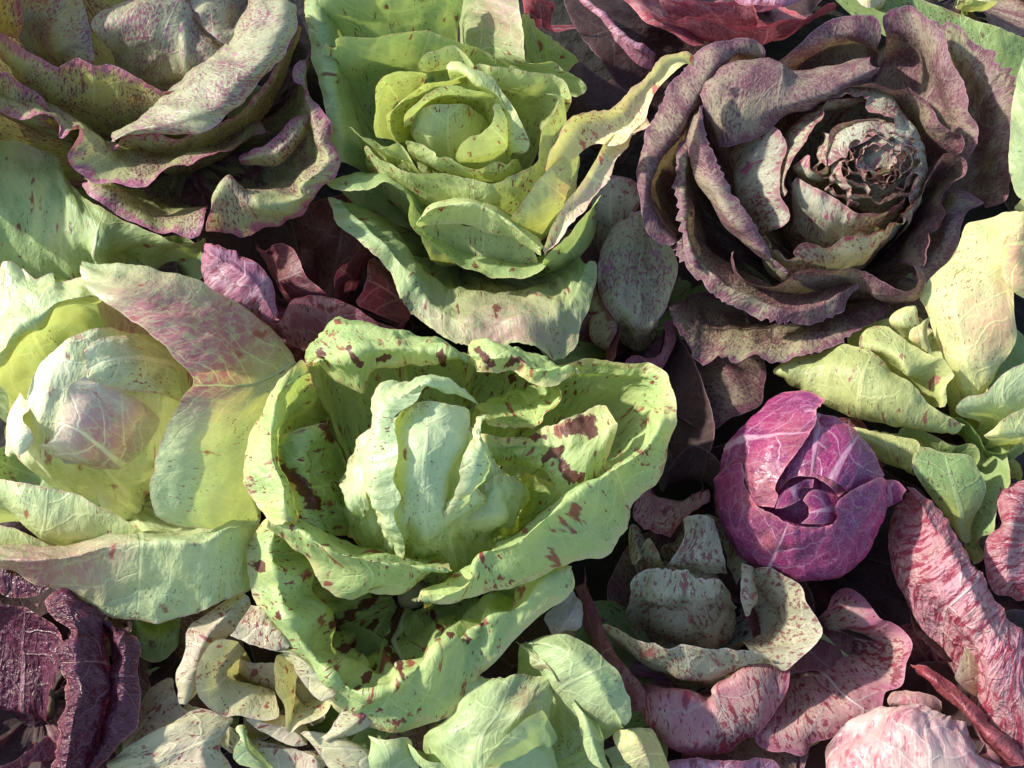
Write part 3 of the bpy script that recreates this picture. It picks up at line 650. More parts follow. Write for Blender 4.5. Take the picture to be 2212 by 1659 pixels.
h.leaf('c7', G, "-150,330,8.5 0,390,8.8 60,430,8.8 200,510,8.6 310,540,8.4 490,600,8 600,670,7.6 700,720,7.4 900,747,7.2 1040,755,7.2 1200,712,7.4 1310,680,7.6 1420,615,7.6 1600,540,6.6",
       "-150,325,9.5 0,375,9.8 100,395,9.9 230,430,9.9 360,445,9.8 510,465,9.6 620,480,9.5 740,490,9.4 910,500,9.3 1050,510,9.3 1210,490,9.3 1320,460,9.2 1430,400,8.8 1600,370,7.2",
       "-150,320,10 0,358,10.5 130,366,10.7 260,364,10.8 400,350,10.8 500,330,10.8 650,287,10.8 800,264 910,264,10.8 1050,268,10.7 1200,262,10.6 1310,235,10.4 1440,172,9.6 1600,190,7.6",
       "-150,250,8 0,280,8.3 150,290,8.5 270,285,8.5 390,270,8.5 500,250,8.5 640,210,8.3 780,190 900,180,8 1050,180,8 1200,170,8 1310,150,8 1440,110,8 1600,120,7.5",
       wr=1.0, wav=0.8, tints=[(200, 430, 330, .9), (500, 400, 250, .8), (700, 320, 150, .6)], label='lowest leaf, folded outwards, pink at one end')
h.leaf('f', 'leaf_green', "270,1340,4 300,1420,3.8 345,1436,3.8 385,1400,4 395,1345,4.3", "290,1320,5 310,1370,4.6 340,1385,4.5 370,1365,4.6 390,1330,5")

# ================================================================== green rosette with fine red flecks (top)
h = NEW('chicory_head', 'green rosette with fine red flecks and a long cream curled leaf tip', 'chicory', (1010, 520, 1.2))
G, GP = 'green_cool', 'green_cool_pale'
h.leaf('c2', G, "0,-200,11 200,-150,12 500,-100,12.3 800,-80,12 1000,-60,11.5", "60,0,10.5 250,0,11 500,20,11 800,20,10.8 980,60,10.3", "120,160,9 300,160,9.3 500,180,9.3 800,200,9 950,220,8.8", wr=1.2)
h.leaf('c2', G, "1300,-150,11 1330,0,11.5 1365,150,11.6 1375,300,11.3 1400,380,11 1480,405,10.8 1570,400,10.6 1650,440,10.2 1740,500,9.8 1775,550,9.4",
       "1080,-150,10.5 1150,0,11 1200,120,10.8 1235,240,10.4 1280,340,10.2 1370,410,10 1460,430 1540,460,9.8 1630,510,9.4 1700,600,9",
       "960,-100,9.5 1000,30,9.8 1010,130,9.3 1050,230,8.8 1100,330,8.5 1180,400 1270,450,8.5 1370,500,8.3 1460,550,8.2 1550,600,8", tints=[(1250, 60, 230, .75), (1370, 250, 120, .6)])
h.leaf('c2', G, "1340,40,8.5 1400,70,8.8 1440,140,8.8 1530,200,8.6 1590,260,8.5 1640,300,8.3 1730,355,8", "1360,200,8 1400,230,8.2 1450,270,8 1510,310,8 1560,330 1620,345,7.8 1700,385,7.6",
       "1380,350,7 1420,370 1470,385,7 1520,395 1570,405,7 1610,420 1650,430,6.8", ser=1)
h.leaf('c2', G, "10,-100,9 0,100,9.5 20,240,9.6 50,400,9.5 90,560,9.3 130,700,9 150,830,8.5 140,1000,8", "70,-100,9.5 80,100,10 110,250,10 150,420,9.8 170,580,9.5 200,720,9 220,850,8.5 230,1000,8",
       "200,-50,8.5 200,150,8.8 220,300,8.8 240,450,8.6 260,600,8.3 290,750,8 320,900,7.6 330,1050,7", wav=1.2)
h.leaf('c2', G, "100,350,10 130,265,10.6 190,285,10.8 195,250,11 440,235,11.3 550,200,11.5 720,185,11.6 850,215,11.5 1000,260,11.3 1060,290,11 1180,350,10.8 1290,405,10.5",
       "110,480,9.3 150,420,9.6 200,395 250,385,9.8 400,370,10 520,350 680,335,10 800,340,10 930,365,9.8 1030,395 1130,440,9.5 1250,490,9.2",
       "160,750,7.6 190,650,7.8 230,590 280,550,8 400,500,8 510,470 660,455,8 780,450,8 900,470,8 1000,500 1090,530,8 1200,560,7.8", wav=0.7)
h.leaf('c2', GP, "700,345,11.5 800,310,11.8 920,272,12 1000,340,11.8 1060,395,11.6 1075,360,11.7 1180,400,11.6 1300,420,11.5 1430,440,11.3 1560,450,11.2 1640,500,11 1660,600,10.6 1655,690,10",
       "710,420,10.8 820,405,11 930,390,11.2 1010,420 1060,455,11 1090,470 1180,495,11 1280,520,10.8 1390,540,10.6 1480,565,10.3 1540,610,10 1575,670 1600,740,9.5",
       "800,480,9.3 880,470 960,475,9.5 1020,500 1060,530,9.5 1090,540 1160,565,9.4 1250,595,9.2 1330,625 1400,660,9 1440,700,8.8 1475,750 1500,800,8.4")
h.leaf('c2', GP, "860,395,12 960,385,12.3 1060,440,12.3 1170,470,12.2 1230,560,12.1 1290,640,12 1340,740,11.8 1390,850,11.4 1430,970,10.8",
       "880,430,12.2 990,440,12.5 1070,500,12.5 1155,550,12.4 1220,620,12.2 1265,710,11.8 1290,790 1310,860,11.3 1340,950,10.6",
       "900,460,11.5 990,490,11.6 1050,540,11.6 1120,590,11.4 1185,660,11 1220,740,10.5 1245,820,10.2 1260,890 1280,980,9.5")
h.leaf('c2', GP, "440,850,10 445,700,11 470,550,11.8 510,480,12 620,445,12.2 740,430,12.2", "480,860,9.5 480,720,10 510,600,10.5 560,540,10.8 650,500,11 760,480,11", "560,880,8.5 530,760,9 550,660,9.3 600,610 660,570,9.6 740,550,9.8")
h.leaf('c2', GP, "540,880,10.5 510,800,11.2 497,710,11.8 570,640,12.2 680,570,12.6 800,510,12.8 900,475,12.9 1020,460,12.8", "600,880,9.5 560,800,10.2 560,720,10.7 630,640,11.2 720,590,11.5 830,540,11.8 930,510,11.8 1040,500,11.6",
       "660,900,8.5 620,820,9 630,740,9.5 690,680 740,640,10 820,600,10.2 900,580 1000,560,10.2")
h.leaf('c2', GP, "645,760,11.8 650,700,12.3 690,640,12.7 760,570,13 850,535,13.2 950,530,13.2 1080,560,13 1200,610,12.6", "650,800,11 670,730,11.8 720,660,12.4 800,600,12.7 900,580,12.8 1000,575,12.7 1110,580,12.5 1200,620,12.2",
       "690,760,10.5 720,720 770,690,11 830,660,11.2 910,645 1000,640,11.2 1080,640 1150,650,11.2")
D = h.dome('c2', 870, 850, 8.2, (2.5, 2.5, 4.0))
h.leaf('c2', GP, "650,720 750,660 880,645 1000,650 1080,700 1130,760", "645,790 750,760 880,750 1000,770 1080,800 1140,840", "655,850 760,880 880,900 1000,900 1060,900 1110,890", "720,920 800,970 900,1000 980,1010 1030,1005 1080,990", dome=D, name='heart_leaf', wr=0.7)
h.leaf('c2', GP, "1175,620,12.3 1160,700,12.8 1120,790,13 1080,840,12.9 1000,880,12.6 930,960,12", "1230,660,12 1230,760,12.3 1200,850,12.2 1130,930,11.8 1040,980,11.5 950,1000,11.2", "1290,800,10.5 1290,880,10.6 1260,960,10.5 1180,1010,10.2 1080,1020,10 960,1015,10", name='heart_leaf', wr=.6)
h.leaf('c2', GP, "605,865,11 700,885,11.3 810,950,11.4 830,965,11.4 900,962,11.5 990,1015,11.3 1100,1020,11.3 1190,1005,11.3 1260,1020,11.3 1290,960,11",
       "640,920,10 720,970,10.3 800,1020,10.3 860,1050 930,1070 1020,1095,10.2 1110,1110 1190,1105,10.2 1270,1085,10 1340,1010,9.8",
       "680,1000,8.5 760,1060,8.7 830,1090 890,1110,8.7 960,1130 1040,1145,8.6 1120,1150 1200,1145,8.6 1270,1125 1330,1090,8.4", ser=.5)
h.leaf('c2', GP, "235,778,10 290,790,10.2 350,830,10.4 430,850,10.6 510,890,10.8 575,880,10.9 640,930,10.8 730,1050,10.2", "290,805,9.8 350,860,9.8 410,900,9.8 470,935 540,975,9.8 600,1005,9.8 670,1045,9.6 740,1090,9.2", "340,850,8.6 410,940,8.6 470,1000 530,1035,8.6 580,1060 630,1080,8.4 680,1100 730,1120,8")
h.leaf('c2', GP, "360,880,9.8 450,970,10 560,1040,10.3 660,1080,10.4 740,1070,10.5 830,1090,10.6 1000,1105,10.7 1190,1130,10.7 1280,1080,10.8 1380,1035,10.9 1440,990,11 1455,900,11.2 1480,790,11.4 1530,740,11.6 1560,690,11.7 1560,600,11.6 1440,590,11.4",
       "380,960,8.8 480,1060,9 590,1130,9.2 680,1170,9.4 770,1200 870,1225,9.4 1020,1255,9.5 1190,1270,9.6 1300,1240,9.7 1390,1195,9.8 1450,1130,10 1490,1020,10.3 1520,910,10.6 1560,840,10.8 1590,750,11 1595,660 1570,590,11",
       "420,1100,7 530,1210,7.2 640,1270 740,1315,7.5 840,1350,7.6 930,1370 1050,1385,7.8 1190,1390,7.8 1310,1370,8 1400,1335,8 1470,1270 1530,1170,8.2 1565,1060,8.5 1590,960 1605,870,8.8 1615,790 1620,720,9", wav=0.8)
h.leaf('c2', 'yellow_green', "1640,960,10.8 1560,1000,11.2 1480,1080,11.3 1420,1150,11.3 1380,1230,11 1270,1370,10.5", "1690,960,10.3 1640,1050,10.8 1580,1150,10.8 1530,1250,10.6 1450,1330,10.3 1300,1400,9.8", "1700,1080,9.5 1690,1150,9.6 1650,1230,9.6 1590,1320,9.4 1500,1400,9.2 1380,1440,8.8", tints=[(1610, 1190, 70, .7)])
h.leaf('c2', G, "1480,1600,9.8 1600,1500,10 1720,1370,10.4 1800,1270,10.6 1850,1170,10.8", "1480,1650,8.5 1600,1600,8.5 1700,1500,8.8 1770,1400,9 1800,1300,9.2", "1500,1700,6.8 1620,1680,6.8 1720,1600,7 1780,1480,7.2 1800,1360,7.4")
h.leaf('c2', 'cream_strap', "1500,1600,10 1560,1540,10.3 1640,1450,10.7 1790,1270,11.2 1850,1170,11.5 1910,1085,11.7 1945,975,11.8 2015,905,12 2070,825,12 2155,790,11.8", "1490,1580,10 1540,1500,10.3 1620,1370,10.8 1710,1240,11.1 1780,1150,11.3 1840,1040,11.5 1880,950,11.7 1950,880,11.8 2030,800,11.8 2140,770,11.7",
       "1480,1555,10.3 1520,1440,10.8 1600,1290,11.2 1690,1180,11.6 1745,1110,11.8 1800,1000,12 1850,910,12.2 1890,865,12.3 2000,770,12.2 2110,690,12", base=False, ser=.6, wr=.6, tints=[(1750, 1250, 300, .7), (2000, 850, 200, .5)])
h.leaf('f', 'cream_strap', "1172,365,11.7 1190,320,12.2 1207,285,12.7 1228,257,13.1 1249,243,13.4 1283,240,13.6 1315,236,13.7 1340,218,13.8 1365,190,13.9 1390,160,13.9 1420,130,13.9 1450,116,13.9 1478,111,13.8 1500,126,13.2",
       "1178,368,11.2 1200,335,11.6 1222,305,12 1243,280,12.4 1264,268,12.6 1296,267,12.7 1326,264,12.9 1352,245,13.1 1374,217,13.3 1396,190,13.4 1424,157,13.5 1454,131,13.6 1478,124,13.5 1501,134,13",
       "1182,372,10.8 1213,355.5,11.2 1244,339,11.6 1266,319,12 1288,309,12.4 1317,313,12.7 1345,311,12.9 1368,290,13.1 1395,263,13.4 1408,226.4,13.6 1434,179.8,13.7 1462,151.2,13.7 1481,137.6,13.5 1503,142,12.9", base=False, wr=.9, ser=.3, tints=[(1300, 290, 40, .6), (1380, 230, 60, .5)], label='long cream leaf tip curling outwards')
h.leaf('c2', GP, "690,1425,9.6 740,1412,9.6 860,1398,9.7 990,1400,9.7 1100,1440,9.5 1200,1470,9.4 1300,1495,9.2 1370,1530,9 1470,1580,9", "700,1380,10.6 790,1305,11 900,1278,11.2 1020,1270,11.3 1110,1290,11.2 1210,1340,11.2 1300,1408,11 1390,1482,10.8 1485,1560,10.4",
       "740,1330,9 820,1270,9 910,1240 1020,1230,9 1130,1260,9 1230,1310 1310,1370,9 1380,1430 1450,1500,9", wr=.8, tints=[(950, 1340, 60, .0)])
h.leaf('c2', GP, "690,1400,8.4 800,1370,8.7 950,1365,8.8 1100,1390,8.7 1250,1440,8.5 1380,1510,8.4 1460,1590,8.3", "760,1560,7.5 850,1560 960,1570,7.8 1080,1590,7.8 1200,1615,7.6 1340,1650,7.4 1450,1680,7.2")
h.leaf('f', G, "705,405,8.5 745,417,9 790,410,9.5 825,399,9.8 860,410,10 880,440,10 888,480,9.8 905,510,9.5 945,545,9 990,575,8.7 1050,600,8.5 1110,606,8.5 1160,592,8.6 1190,570,8.8",
       "720,395,7.5 760,388,7.6 800,380 840,378,7.5 880,395,7.6 905,425,7.8 918,460 935,490,7.6 970,515,7.3 1010,535,7 1060,555,7 1105,560 1150,555 1185,545,7")
h.leaf('f', G, "700,425,7.5 715,450,7.8 722,482,7.8 770,520,7.8 810,555,8 845,600,8 862,640,8 885,680,8 930,710,8.3 965,738,8.6 1010,750,9 1060,758,9 1120,745,9.2 1170,760,9 1205,778,8.8 1238,765,8.6 1250,715,8.3 1270,670,8 1285,620,7.5 1290,560,7",
       "730,430,8 755,450 775,470,8.3 805,500,8.4 835,530,8.4 860,560 880,590,8.3 905,630,8.1 935,660,8.2 960,678,8.5 1000,690,9 1050,695,9.3 1105,688,9.6 1155,690,9.5 1190,692 1215,685,9 1235,655,8.5 1245,630 1255,600,8 1265,570,7.5",
       "780,440,6.8 805,460 825,480,7 850,505,7 875,530 895,555,7 910,580 930,600,6.8 950,615 975,625,7 1010,632,7.3 1050,635 1100,628,7.6 1140,625,7.6 1170,622 1195,615,7.3 1210,600 1222,585,7 1232,568 1240,550,6.6", wr=1.6, wav=1.3, ser=.5,
       tints=[(1090, 760, 130, .9), (930, 730, 70, .7), (1210, 740, 80, .5)], label='outer leaf with pink margin drooping at the front')

# ================================================================== speckled mauve head (top left)
h = NEW('chicory_head', 'speckled grey-green head with mauve wavy rims and one rolled pale leaf', 'chicory', (400, 330, 1.2))
S, SP = 'speckled_mauve', 'speckled_pale'
h.leaf('f', S, "-190,420,10 -200,220,12 -150,40,13.5 -40,-90,14 120,-150,14 280,-170,13.5", "-150,400,8.5 -150,230,9.5 -110,80,10.5 -20,-30,10.5 110,-80,10.5 250,-90,10")  # tall back leaf out of frame, added to shade the inner leaves
h.leaf('c1', SP, "580,130,9.5 800,-10,10.5 1000,-40,10.5 1190,10,10 1250,120,9.5 1350,240,9 1430,390,8.5", "590,200,9.5 760,170,10.3 950,150,10.5 1090,180,10.3 1180,240 1280,320,9.5 1400,420,8.5",
       "690,300,8.5 800,320,9 930,340,9.3 1050,360 1140,390,9.3 1230,430,8.8 1380,480,8", "720,430,7 830,490,7.2 930,530,7.3 1030,540 1120,540,7.3 1220,535,7 1350,530,6.5", name='heart_leaf', wr=1.5, bulge=.7)
h.leaf('c1', SP, "100,-80,8 300,-100,9 480,-80,9.5 540,80,9.5 572,250,9 570,400,8.5", "100,60,8.5 250,40,9 380,60,9.3 450,150,9.3 480,280,9 490,400,8", "120,250,7.5 200,230 260,240,8 310,280,8 345,330,8 390,430,7", wr=1.2)
h.leaf('c1', S, "-120,-100,9 0,-60,9.3 90,-60,9.5 130,100,9.5 130,230,9", "-120,0,9 0,20,9.3 50,80,9.3 80,160,9 90,240,8.3", "-120,150,8 -40,160,8 0,180,8 20,210 40,240,7.6", tints=[(60, 80, 180, .9)])
h.leaf('c1', SP, "1180,-40,9.5 1240,120,10 1290,200,10 1390,265,10 1470,240,9.5 1530,300,9", "1250,-80,9 1330,50,9.6 1380,130,9.6 1440,180,9.3 1500,180,9 1560,230,8.5", "1350,-100,8 1430,20,8.4 1480,90,8.3 1510,120 1540,140,8 1560,160,7.5", wr=1.5)
h.leaf('f', 'shade_maroon', "520,-60,6 570,40,6.5 620,140,6.5 650,240,6 660,330,5.5", "600,-60,5.5 650,40,6 690,150,6 710,240,5.6 715,330,5")  # added leaf filling the gap, its shade painted into the colour
h.leaf('c1', SP, "1000,-60,9.6 1040,10,9.8 1100,40,9.8 1170,20,9.6", "1020,-100,9 1060,-60,9.2 1110,-50,9.2 1160,-60,9")
h.leaf('c1', S, "0,195,10 60,230,10.4 150,300,10.4 270,380,10.2 360,440,10 430,400,10.3 490,370,10.6 550,385,10.5 610,400,10.4 680,390,10.4 770,430,10.4 850,500,10.3 960,545,10.2 1080,555,10.2 1250,548,10",
       "-10,240,9.8 50,320,9.8 130,400,9.6 230,470,9.5 330,510,9.3 420,520 490,520,9.3 560,530 630,545,9.2 700,560 780,590,9.1 860,610 970,640,9 1090,640,9 1250,620,9",
       "40,400,8 110,480,8 190,570 270,630,7.6 360,680,7.4 440,700 510,710 580,725 650,740,7.2 720,755 800,770,7 880,775 980,770,7 1090,745 1250,700,7", wr=1.3, wav=1.2, tints=[(620, 420, 280, .8), (850, 490, 150, .6)])
h.leaf('c1', S, "690,920,9.3 760,850,9.6 950,830,9.6 1150,850,9.6 1350,780,9.8 1500,680,10 1620,560,10 1720,420,10 1800,280,10 1830,150,10", "720,970,7.5 830,960,7.5 980,980,7.3 1160,970,7.3 1350,900,7.3 1500,800,7.5 1620,680 1720,540,7.6 1800,380,7.6 1850,230,7.6")
h.leaf('c1', SP, "1700,-60,11 1850,20,11.5 1858,150,11.5 1790,290,11.3 1700,400,11.2 1560,580,11 1480,680,10.8 1350,775,10.6 1230,832,10.4 1100,845,10 950,815,10 760,850,9.4",
       "1720,-60,11.6 1760,30,12.2 1750,150,12.2 1690,300,12 1600,420,12 1440,560,11.8 1350,650,11.6 1220,720,11.3 1100,765,11 960,795,10.6 850,820 740,855,9.6",
       "1660,-60,11.4 1660,40,12 1610,180,12 1560,300,12 1480,390,11.8 1320,490,11.6 1230,570,11.4 1110,665,11 1020,725 930,778,10.5 830,815,10.2 720,870,9.6",
       "1560,-60,9 1550,60,9 1500,180,8.5 1440,280,8 1380,360,8 1250,460,8 1150,540,8 1040,620,8 960,680 870,735,8 780,790,8 700,860,8.3", base=False, wr=1.4, wav=.8, label='pale leaf rolled outwards in a thick diagonal fold')
h.leaf('c1', S, "-100,620,8.8 0,690,9.2 150,760,9.4 290,745,10 350,790,9.6 375,868,9.4 430,800,10.2 500,762,10.6 490,840,10.2 412,960,9.6 440,1050,9.2 560,1130,9 700,1140,9.1 850,1170,9.2 950,1150,9.3 1080,1045,9.6 1250,990,9.6 1400,960,9.4 1500,900,9 1640,810,8.6",
       "-100,590,8.5 0,640,9 150,690,9.2 270,690,9.4 350,730 400,770,9.4 450,790,9.8 530,785,10.1 555,830,9.8 580,910,9.2 620,970,8.8 690,1020,8.6 770,1000 860,1020,8.6 960,1030,8.6 1090,1010,8.6 1250,960,8.6 1400,930,8.5 1500,870,8.2 1640,790,8",
       "-100,500,7 0,550,7.5 120,590,7.6 230,620,7.6 310,650 380,690,7.6 440,720 510,760,7.4 560,800 610,850,7 660,890 720,915,6.7 790,935 880,950,6.5 980,955,6.5 1100,940,6.5 1250,900,6.5 1380,870,6.4 1460,830 1580,770,6.2", wr=1.3, wav=1.2, label='outer leaf with a wavy mauve rim')
h.leaf('c1', S, "-100,440,9.5 0,443,9.8 40,445,9.8 120,510,9.6 220,565,9.3 290,660,9 330,730,8.6", "-100,560,8.6 0,570,9 60,600,9 140,650,8.8 190,670 240,700,8.5 300,740,8.2", "-100,650,7.6 0,680,7.6 70,715 140,740,7.6 190,750 240,755,7.5 290,760,7.4", tints=[(40, 480, 90, .8)])
h.leaf('c1', S, "500,1130,7.5 530,1190,8 620,1270,8.2 760,1350,8.2 850,1390,8.2 960,1440,8.2 1080,1475,8.3 1260,1487,8.5", "530,1130,7.8 560,1150,8.3 680,1205,8.3 790,1285,8 880,1345,7.8 980,1385,7.8 1100,1390,8 1270,1380,8.6",
       "560,1100,6.5 660,1130,6.3 760,1170 850,1220,5.9 930,1260 1020,1290,5.6 1130,1300,5.6 1290,1290,6")
h.leaf('c1', S, "1262,1488,8.3 1400,1462,8 1560,1472,7.8 1700,1425,8 1800,1375,8.2 1880,1320,8.5 1915,1270,8.7 2010,1175,9 2085,1085,9.3 2112,1000,9.6 2090,930,9.6 2035,870,9.6 2042,770,9.8 2005,690,9.8 1950,600,9.8 1900,540,9.8 1820,485,9.8 1850,420,9.6 1890,370,9.4 1925,300,9",
       "1290,1375,9.5 1400,1228,10.2 1450,1205,10.3 1510,1260,10 1580,1308,9.8 1690,1300,9.8 1830,1258,9.8 1895,1230,10 1905,1140,9.8 1980,1080,10 2050,980,10 2000,880,10 1985,800,10 1950,720,10 1930,640,10 1910,570 1880,490,9.8 1890,420,9.6 1930,330,9.2",
       "1350,1260,7.5 1430,1240,7 1490,1215 1540,1200,7 1600,1180,6.8 1690,1155,6.8 1780,1135 1830,1110,7 1860,1050,7.2 1880,980 1890,910,7.7 1890,850,7.8 1890,790,7.8 1888,730 1880,680,7.8 1872,630 1860,580,7.6 1852,540 1850,500,7.2", wr=1.3, wav=1.3, label='outer leaf with a deeply waved lilac rim')
h.leaf('c1', S, "1940,690,8.5 1850,730,9 1750,800,9.2 1640,900,9 1560,930,8.6 1480,970,8", "1950,720,9 1880,790,9.4 1800,880,9.5 1700,960,9.2 1600,980,8.8 1490,1000,8.2", "1945,760,8.3 1890,850,8.6 1820,940,8.6 1740,1020,8.3 1620,1030,8 1500,1015,7.5", base=False)

# ================================================================== green head half hidden under the mauve one
h = NEW('chicory_head', 'broad green leaf head with dark streaks tucked under the mauve-rimmed head', 'chicory', (120, 600, 0.8))
h.leaf('c1', 'green_cool', "-150,880,5.5 100,880,6 250,930,6 360,960,6 440,1120,6.2 520,1230,6.4 700,1340,6.6 850,1400,6.6 1000,1470,6.5 1150,1500,6.3 1300,1500,6",
       "-150,1150,5.8 50,1150,6 200,1180,6.1 330,1220 440,1290,6.6 540,1370 640,1430,6.8 760,1475,6.4 900,1515,5.9 1070,1545 1250,1560,5",
       "-150,1400,5 50,1400,5.3 200,1420,5.4 330,1450 430,1480,6 520,1520 610,1560,6.6 700,1575,5.7 820,1590,4.9 980,1605 1200,1620,4",
       "-150,1600,4 50,1620,4 200,1635,4.1 330,1645 440,1655,4.5 540,1665 640,1680,4.8 740,1685,4.1 860,1690,3.6 1000,1700 1200,1700,3", ribs=1.2, wr=1.3, tints=[(200, 930, 120, .4)], rib_w=2.5)
h.leaf('f', 'leaf_green', "260,560,3.4 330,520,4 400,510,4.2 450,560,4", "270,600,3 330,570,3.3 400,570,3.4 440,600,3.2")

# ================================================================== small maroon and lilac head
h = NEW('radicchio_head', 'small maroon head with one lilac petal-like leaf, squeezed between green heads', 'radicchio', (690, 690, 0.8), stem_r=1.0)
M, MD = 'maroon_lilac', 'maroon_dark'
h.leaf('c12', MD, "1590,330,6.5 1560,400,6.8 1500,500,6.8 1400,570,6.8 1350,640,6.7 1345,740,6.5 1370,810,6.2", "1680,420,5.8 1640,500,5.8 1570,590,5.6 1500,660,5.4 1450,720 1430,780,5.2 1420,830,5")
h.leaf('c12', MD, "1690,440,6.8 1670,560,7 1650,640,7 1600,730,7 1550,800,6.9 1510,870,6.8", "1850,560,6 1850,650,6 1830,740,5.9 1800,820 1760,890,5.7 1720,960,5.6", "2050,800,5 2050,860,5 2040,920 2025,980 2000,1030,4.8 1980,1080,4.6")
h.leaf('c12', MD, "850,325,7.5 940,350,7.6 1010,400,7.6 1060,480,7.5 1100,560,7.4 1130,640,7.3 1200,710,7.1 1270,750,7 1380,820,6.8", "760,420,6.8 860,430,7.2 920,480,7.2 955,540 985,610,7.1 1020,690,6.9 1080,760,6.8 1150,800,6.6 1250,830,6.4", "690,400,5.5 735,480 780,560,5.7 820,620 860,680,5.7 900,750 950,810,5.4 1000,850 1050,880,5.2")
h.leaf('c12', M, "190,325,8.2 260,320,8.3 350,350,8.3 430,410,8.3 505,415,8.4 530,450,8.4 650,490,8.5 770,580,8.4 830,660,8.3 860,760,8.1 875,900,7.8 895,1005,7.4",
       "230,430,8.4 290,450,8.8 360,480,9 430,520,9 500,560,9 560,600 620,640,9 690,710,8.8 730,790,8.6 770,870,8.4 810,940 865,1015,7.6",
       "225,440,7.6 225,530,7.8 235,610,7.9 270,700 310,770,7.9 360,820,7.8 430,865,7.8 510,890 590,915,7.7 670,945,7.5 750,995,7.2 850,1060,7", wr=1.3, ser=.5)
h.leaf('c12', M, "740,985,7.2 850,1040,7.3 900,1020,7.4 920,960,7.6 960,890,7.8 1000,835,8 1100,800,8.1 1250,800,8.1 1400,830,8 1550,890,7.8 1650,960,7.6 1740,1050,7.4 1900,1110,7.2 2080,1190,7 2212,1200,6.8",
       "760,1040,6 850,1105,6 930,1130,6 980,1090 1010,1050,6.4 1050,1000,6.6 1130,965,6.8 1240,970,6.8 1360,1000,6.8 1480,1045,6.6 1580,1085,6.4 1690,1130,6.2 1850,1175,6 2020,1210 2200,1240,5.8",
       "850,1180,4.5 920,1230 980,1250,4.5 1030,1258 1080,1262,4.7 1140,1262 1210,1258,4.8 1280,1245 1360,1230,5 1450,1210 1550,1195,5 1680,1192 1830,1205,4.8 2020,1240 2200,1280,4.6", wav=.8)
h.leaf('c12', MD, "900,1150,3.5 1100,1190,4 1300,1180,4 1600,1160,4 2000,1150,4")

# ================================================================== dark dusty rose-shaped head (upper right)
h = NEW('chicory_head', 'dusty dark purple head open like a rose with frilled pale centre', 'chicory', (1790, 570, 1.2))
R, RP = 'rose_dark', 'rose_pale'
h.leaf('c3', R, "1690,60,8 1760,110,8.3 1850,100,8.5 1920,180,8.6 2000,230,8.6 2060,250,8.7 2080,330,8.8 2170,360,9 2180,420,9 2180,520,8.9 2210,590,8.8 2200,680,8.6 2140,740,8.4 2130,880,8 2150,960,7.6 2110,1080,7 2050,1120,6.5",
       "1720,180,7.8 1780,210,8 1840,250 1900,320,8.1 1950,390 1990,440 2020,500,8.3 2045,550 2060,600,8.1 2065,650 2055,710 2045,770,7.7 2040,820 2040,880,7.4 2050,950 2045,1010 2030,1050,6.6 2020,1080 2010,1110,6.2",
       "1780,330,6.5 1830,380,6.6 1870,430 1905,480 1930,530,6.8 1950,580 1965,630,6.8 1975,680 1980,730,6.5 1982,780 1982,830 1980,880,6.1 1978,930 1976,970 1972,1010,5.7 1968,1040 1965,1060 1960,1070 1958,1080,5.4", ser=1.0, tints=[(1850, 150, 200, .5), (2130, 420, 60, .5)])
h.leaf('c3', R, "1430,90,9.8 1500,40,10 1600,20,10.2 1680,70,10.3 1770,150,10.3 1820,250,10.2 1840,340,10.2 1890,420,10.2 1920,520,10.2 1930,600,10.2 1975,670,10 1970,730,10 1950,810,9.6 1920,900,9.2",
       "1470,180,9.2 1550,155,9.5 1630,175,9.6 1690,220 1735,290,9.6 1765,370 1795,440,9.6 1820,510 1840,580,9.5 1855,640 1870,700,9.4 1880,760 1882,820,8.9 1880,880,8.7",
       "1450,330,7.5 1520,320,7.6 1590,340 1640,380,7.8 1680,430 1710,490,7.8 1735,540 1755,590,7.8 1772,640 1785,690,7.6 1795,730 1800,760,7.3 1802,790 1800,820,7.2", ser=.5, wav=1.2)
h.leaf('c3', R, "830,400,9.6 900,330,9.8 1000,240,10 1100,150,10.3 1200,90,10.4 1330,70,10.4 1420,80,10.3 1475,130,10", "870,400,9 970,330,9.4 1060,260,9.8 1150,205,10 1240,175 1330,170,10 1400,190,9.8 1440,220,9.5", "950,410,7.5 1030,360,7.6 1100,320 1180,295,7.8 1260,280 1330,282 1390,295,7.6 1430,320,7.4", wav=1.2)
h.leaf('c3', R, "840,230,9.5 700,190,9.8 560,230,10 450,290,10 330,420,10 250,580,10 180,750,10 160,900,9.8 165,1080,9.5 200,1250,9 330,1320,8.6", "830,300,9 710,265,9.6 610,300,10.3 530,380,10.6 430,540,10.6 340,680,10.5 260,810,10.4 205,940,10.2 200,1060,9.8 240,1170,9.3 350,1300,8.8",
       "830,380,7.5 730,340,8 640,390,8 575,470,8 490,600,8 410,730,8 330,860,8 275,970,8 262,1060,7.8 300,1150,7.5 380,1250,7.3", wav=1.2, ser=.4)
h.leaf('c3', R, "420,640,9.5 400,720,9.7 340,820,9.7 350,880,9.7 320,980,9.6 345,1100,9.5 340,1190,9.4 380,1300,9.2 430,1450,9", "450,660,9.8 430,750,10 405,840,10 400,910 392,990,10 395,1090,9.9 405,1180,9.7 420,1280 470,1440,9.2",
       "500,700,8 485,790,8 472,870,8 465,940 462,1020,8 468,1100,8 480,1190,7.8 500,1290,7.6 540,1400,7.4", ser=1.1, tints=[(380, 900, 300, .5)])
